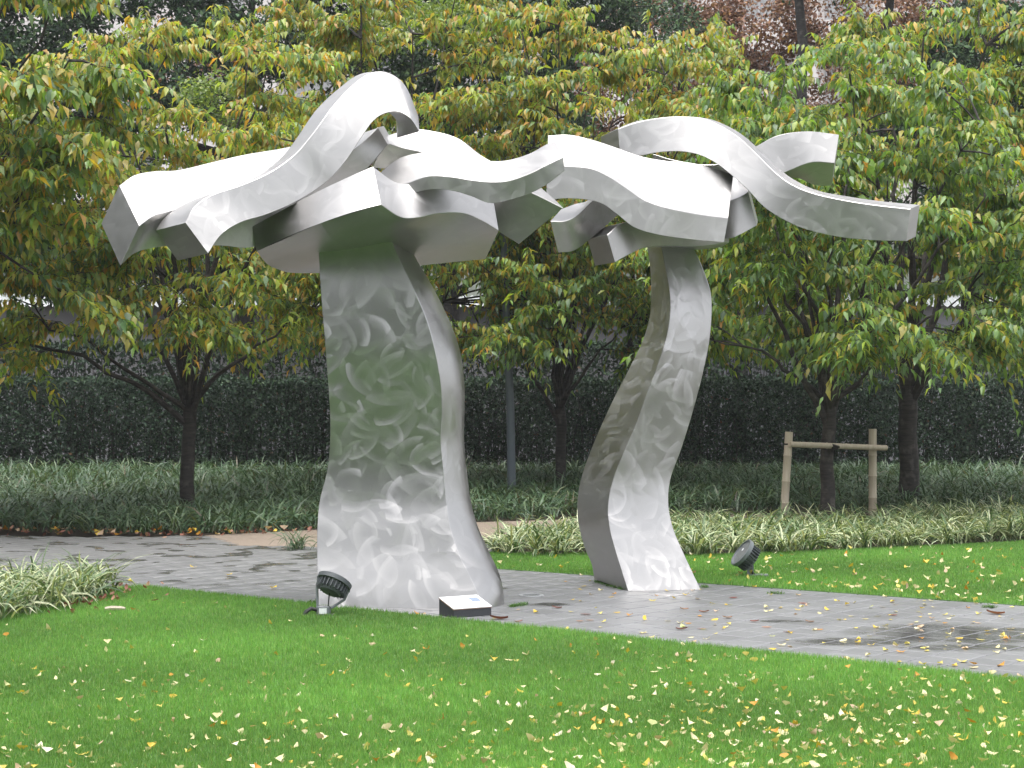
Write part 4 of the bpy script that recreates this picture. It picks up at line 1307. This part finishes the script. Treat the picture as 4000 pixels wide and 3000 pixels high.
m.box((-.07, .0, .022), (.06, .10, .012))
m.build('yoke', GREYPAINT, fr_)
m = MB(); m.box((0, 0, .016), (.225, .09, .022)); m.build('base_plate', GALV, fr_, bevel=.003)
m = MB(); m.tube([(-.06, .03, .13), (-.075, .01, .09), (-.05, -.02, .04), (-.03, -.03, .02)], .014, 8); m.build('cable', RUBBER, fr_, smooth=True)

# ------------------------------------------------------------------ sign
f0 = np.array((-.484, 14.5)); f1 = np.array((-.172, 14.7))
fd = (f1 - f0) / np.linalg.norm(f1 - f0); bd = np.array((-fd[1], fd[0]))
sg = empty('sign', (f0[0], f0[1], 0), math.atan2(fd[1], fd[0])); tag(sg, 'low black wedge sign with white plate in front of the broad column', 'sign')
Wd, Dp, h0, h1 = .37, .24, .064, .137
m = MB(); m.add([(0, 0, 0), (Wd, 0, 0), (Wd, Dp, 0), (0, Dp, 0), (0, 0, h0), (Wd, 0, h0), (Wd, Dp, h1), (0, Dp, h1)], [(0, 3, 2, 1), (4, 5, 6, 7), (0, 1, 5, 4), (1, 2, 6, 5), (2, 3, 7, 6), (3, 0, 4, 7)])
m.build('plinth', PLINTH, sg, bevel=.003)
sl = math.atan2(h1 - h0, Dp); RX = Matrix.Rotation(sl, 3, 'X')
def on_top(u, v, up): return Vector((u, 0, h0)) + RX @ Vector((0, v, up))
LS = math.hypot(Dp, h1 - h0)
m = MB(); m.box(on_top(Wd / 2, LS / 2, .006), (Wd + .006, LS + .006, .006), RX); m.build('plate_edge', PLATE_EDGE, sg)
m = MB(); m.box(on_top(Wd / 2, LS / 2, .012), (Wd + .004, LS + .004, .006), RX); pl_ = m.build('plate', PLATE, sg)
m = MB(); m.box(on_top(Wd - .075, LS * .63, .0158), (.085, .085, .0012), RX); m.build('printed_picture', PICTURE, pl_)
m = MB()
for k, (u0, ln) in enumerate(((.05, .09), (.05, .15), (.05, .17), (.05, .12), (.05, .16))):
    m.box(on_top(u0 + ln / 2, LS * .72 - k * .024, .0156), (ln, .006, .0008), RX)
m.build('printed_lines', INK, pl_)

# ------------------------------------------------------------------ round ground light and drain in the paving
gl = empty('ground_light', (.18, 16.25, 0)); tag(gl, 'round glass ground light set flush in the paving right of the broad column', 'ground light')
m = MB(); m.lathe([(.085, .002), (.085, .006), (.118, .006), (.12, .001)], 28, cap0=False, cap1=False); m.build('rim', GALV, gl)
m = MB(); m.lathe([(.084, .004), (.01, .0045)], 28); m.build('glass', GLASS, gl)

# ------------------------------------------------------------------ fallen leaves
def ginkgo_mesh(col, curl):
    n = 7
    vs = [(0, 0, 0)]
    for k in range(n):
        a = math.radians(-62 + 124 * k / (n - 1)); r = 1.0 - (.12 if k == n // 2 else 0) - .05 * abs(k - 3) / 3
        x, y = r * math.sin(a), r * math.cos(a)
        vs.append((x, y, curl * (x * x) + .12 * curl * math.sin(k * 2.4) + .25 * curl * y))
    fs = [(0, k + 1, k + 2) for k in range(n - 1)]
    b = len(vs)
    vs += [(.02, 0, 0), (-.02, 0, 0), (.05, -.75, .1)]
    fs.append((b, b + 1, b + 2))
    return np.array(vs), np.array(fs), np.tile(col, (len(vs), 1))
def oval_mesh(col, curl):
    u = np.linspace(0, 1, 6); vs, fs = [], []
    for t in u:
        wv = .30 * math.sin(math.pi * min(.98, t * .93 + .04)) ** .8
        z = curl * (t - .4) ** 2 * 1.6
        for sg_ in (-1, 0, 1): vs.append((sg_ * wv * (1 - .3 * curl), t, z + abs(sg_) * curl * .35))
    for k in range(5):
        for j in range(2):
            a = k * 3 + j; fs.append((a, a + 1, a + 4)); fs.append((a, a + 4, a + 3))
    return np.array(vs), np.array(fs), np.tile(col, (len(vs), 1))
LCOL = [(.58, .51, .27), (.61, .54, .32), (.56, .40, .06), (.52, .44, .11), (.46, .22, .03), (.46, .33, .22), (.40, .42, .18), (.64, .58, .42)]
LOOK = ['pale straw coloured', 'cream coloured', 'golden yellow', 'dull yellow', 'orange', 'pinkish beige', 'greenish yellow', 'whitish cream']
LW = [3, 2.6, 1.6, 1.6, .6, 1.0, .9, 1.6]
GINK = [[ginkgo_mesh(c_, q) for q in (.15, .5, .9)] for c_ in LCOL]
GMESH = [[np_mesh('fallen_leaf', *g[:2], LITTER, g[2]) for g in row] for row in GINK]
BCOL = [(.16, .05, .035), (.24, .10, .07), (.30, .16, .10)]
BROWN = [[oval_mesh(c_, q) for q in (.05, .25)] for c_ in BCOL]
BMESH = [[np_mesh('fallen_leaf', *g[:2], LITTER, g[2]) for g in row] for row in BROWN]

def leaf_dense(px, py):
    return np.clip(.10 + .9 * np.clip((py - 625) / 130, 0, 1) ** .9 * (.35 + .65 * np.clip(px / 800, 0, 1)), 0, 1) * np.where(px > 560, 1.15, .9)
lawn_items = []
for _ in range(200000):
    px = rng.uniform(-20, 1050); y = 1 / rng.uniform(1 / 16.5, 1 / 7.9)
    x = (px - 512) * y / FPX; py = HZ + FPX * EYE / y
    if not inside(grass_front, x, y): continue
    cl = .55 + .45 * math.sin(x * 2.3 + 1.1 * math.sin(y * 1.9)) * math.sin(y * 2.1 + x)
    if rng.random() > leaf_dense(px, py) * (.35 + .65 * cl): continue
    lawn_items.append((x, y))
    if len(lawn_items) >= 1650: break
back_items = []
while len(back_items) < 230:
    px = rng.uniform(480, 1050); y = rng.uniform(13.5, 21.5); x = (px - 512) * y / FPX
    if inside(far_poly, x, y) and rng.random() < .25 + .75 * np.clip((18 - y) / 3, 0, 1) * np.clip((px - 500) / 400, .2, 1): back_items.append((x, y))
path_items = []
while len(path_items) < 210:
    px = rng.uniform(330, 1050); y = rng.uniform(10.5, 18.5); x = (px - 512) * y / FPX
    if inside(path_poly, x, y) and not inside(front_lawn_poly, x, y) and not inside(far_poly, x, y) and (rng.random() < np.clip((px - 330) / 500, .15, 1)):
        path_items.append((x, y))
brown_items = [(G(x, y)) for x, y in ((1985, 2420), (2010, 2432), (2250, 2428), (2195, 2378), (2310, 2402), (2690, 2382), (2850, 2338), (2730, 2392), (2975, 2452), (2930, 2430), (3155, 2360), (3180, 2432), (3505, 2405), (3940, 2395), (2320, 2425), (2640, 2460), (2760, 2458), (2860, 2415), (3060, 2470))]
brown_items[13] = G(3925, 2402)

def leaf_matrix(x, y, z, s, flat):
    tilt = rng.normal(0, .12 if flat else .55); roll = rng.normal(0, .10 if flat else .5)
    return Matrix.Translation((x, y, z)) @ Matrix.Rotation(rng.uniform(0, 6.28), 4, 'Z') @ Matrix.Rotation(tilt, 4, 'X') @ Matrix.Rotation(roll, 4, 'Y') @ Matrix.Diagonal((s, s, s, 1))

def leaf_obj(me, M, label, group):
    o = link('fallen_leaf', me); o.matrix_basis = M
    tag(o, label, 'leaf', group)

stuffV, stuffF, stuffC, sb = [], [], [], 0
def leaf_stuff(g, M):
    global sb
    A = np.array(M)
    v_ = g[0] @ A[:3, :3].T + A[:3, 3]
    stuffV.append(v_); stuffF.append(g[1] + sb); stuffC.append(g[2]); sb += len(v_)

lawn_items.sort(key=lambda q: q[1])
seen = 0
for k, (x, y) in enumerate(lawn_items):
    ci = rng.choice(8, p=np.array(LW) / sum(LW)); qi = rng.integers(0, 3)
    s = rng.uniform(.014, .040)
    M = leaf_matrix(x, y, rng.uniform(.006, .030), s, False)
    px = 512 + x * FPX / y; py = HZ + FPX * EYE / y
    if seen < 190 and 5 < px < 1019 and py < 763:
        leaf_obj(GMESH[ci][qi], M, LOOK[ci] + ' fallen leaf lying in the grass of the front lawn', LOOK[ci] + ' leaves on the front lawn'); seen += 1
    else:
        leaf_stuff(GINK[ci][qi], M)
path_items.sort(key=lambda q: q[1])
for k, (x, y) in enumerate(path_items):
    ci = rng.choice(8, p=np.array([1.5, 1, 3, 2.5, 1.6, 1.0, .6, .6]) / 11.8); qi = rng.integers(0, 2)
    s = rng.uniform(.028, .046); M = leaf_matrix(x, y, .006, s, rng.random() < .9)
    if k < 70: leaf_obj(GMESH[ci][qi], M, LOOK[ci] + ' fallen leaf lying flat on the grey paving', LOOK[ci] + ' leaves on the paving')
    else: leaf_stuff(GINK[ci][qi], M)
for k, (x, y) in enumerate(brown_items):
    big = k in (0, 13)
    M = Matrix.Translation((x, y, .006)) @ Matrix.Rotation(rng.uniform(-.6, .6) + (1.57 if rng.random() < .5 else -1.57), 4, 'Z') @ Matrix.Rotation(.25 if big else rng.uniform(-.08, .1), 4, 'Y') @ Matrix.Diagonal(((.15 if big else rng.uniform(.065, .095)),) * 3 + (1,))
    lab = {0: 'large curled dark red leaf on the paving edge right of the sign', 13: 'large crumpled pinkish brown leaf at the far edge of the paving, far right'}.get(k, 'reddish brown dead leaf lying on the grey paving')
    leaf_obj(BMESH[k % 3 if not big else (0 if k == 0 else 1)][1 if big else k % 2], M, lab, None if big else 'brown leaves on the paving')
for (x, y) in back_items:
    ci = rng.choice(8, p=np.array(LW) / sum(LW)); leaf_stuff(GINK[ci][rng.integers(0, 3)], leaf_matrix(x, y, rng.uniform(.02, .045), rng.uniform(.03, .05), False))
# brown litter along the edge of the dark bed
for _ in range(260):
    t_ = rng.random(); x = -9.2 + 8.4 * t_; y = np.interp(x, (-9.2, -6.2, -4.2, -1.2), (25.15, 24.2, 23.9, 25.0)) + rng.normal(.05, .28)
    g = BROWN[rng.integers(0, 3)][rng.integers(0, 2)] if rng.random() < .72 else GINK[[4, 5, 2][rng.integers(0, 3)]][1]
    leaf_stuff(g, leaf_matrix(x, y, rng.uniform(.01, .06), rng.uniform(.05, .09), False))
for _ in range(60):
    x, y = rng.normal(-3.75, .18), rng.normal(15.9, .5)
    leaf_stuff(BROWN[rng.integers(0, 3)][1], leaf_matrix(x, y, rng.uniform(.01, .05), rng.uniform(.04, .08), False))
for (x, y) in (G(1345, 2292), G(1060, 2300), G(520, 2275), G(480, 2285), G(1290, 2318), G(890, 2250), G(760, 2220)):
    leaf_stuff(GINK[2][1], leaf_matrix(x, y, .01, .055, True))
o = link('leaf_litter', np_mesh('leaf_litter', np.concatenate(stuffV), np.concatenate(stuffF), LITTER, np.concatenate(stuffC)))
tag(o, 'remaining scattered yellow and brown fallen leaves on lawns and paving', 'leaf litter', kind='stuff')

# weeds and moss at the feet of the columns and in a few joints
wx, wy = [], []
for (a, b, k) in ((G(1990, 2372), G(2055, 2362), 40), (G(2330, 2272), G(2440, 2305), 70), (G(2745, 2292), G(2760, 2296), 14), (G(3010, 2318), G(3060, 2322), 14), (G(3850, 2372), G(3890, 2376), 14), (G(1200, 2352), G(1260, 2356), 14)):
    for _ in range(k):
        t_ = rng.random(); wx.append(a[0] + (b[0] - a[0]) * t_ + rng.normal(0, .02)); wy.append(a[1] + (b[1] - a[1]) * t_ + rng.normal(0, .02))
v, f, c = straps(np.array(wx), np.array(wy), np.zeros(len(wx)), 5, .045, .006, 'dark', .012, seg=4)
o = link('weeds', np_mesh('weeds', v, f, GRASS, c * np.array((1.0, 1.3, .6)))); tag(o, 'small weeds and moss in the paving joints round the columns', 'weeds', kind='stuff')
# wood chip on the lawn
ch = empty('wood_chip', (*G(450, 2392), 0)); tag(ch, 'short pale piece of wood lying on the lawn by the left clump', 'stick')
m = MB(); m.tube([(-.085, -.01, .03), (-.03, 0, .036), (.04, .004, .034), (.085, 0, .03)], [.017, .021, .020, .015], 7); m.build('wood_piece', BAMBOO, ch, smooth=True)

# ------------------------------------------------------------------ thin volume added to lift the dark tones, standing in for lens veil
hm = bpy.data.materials.new('veil_volume'); hm.use_nodes = True
ht = hm.node_tree; ht.nodes.remove(ht.nodes['Principled BSDF'])
pv = ht.nodes.new('ShaderNodeVolumePrincipled')
pv.inputs['Color'].default_value = (.90, .93, .98, 1)
pv.inputs['Density'].default_value = 0.0005
ht.links.new(pv.outputs[0], [n for n in ht.nodes if n.type == 'OUTPUT_MATERIAL'][0].inputs['Volume'])
m = MB(); m.box((0, 75, 14.5), (520, 470, 31.5)); hz = m.build('added_veil', hm); tag(hz, kind='stuff')
cy.volume_bounces = 0
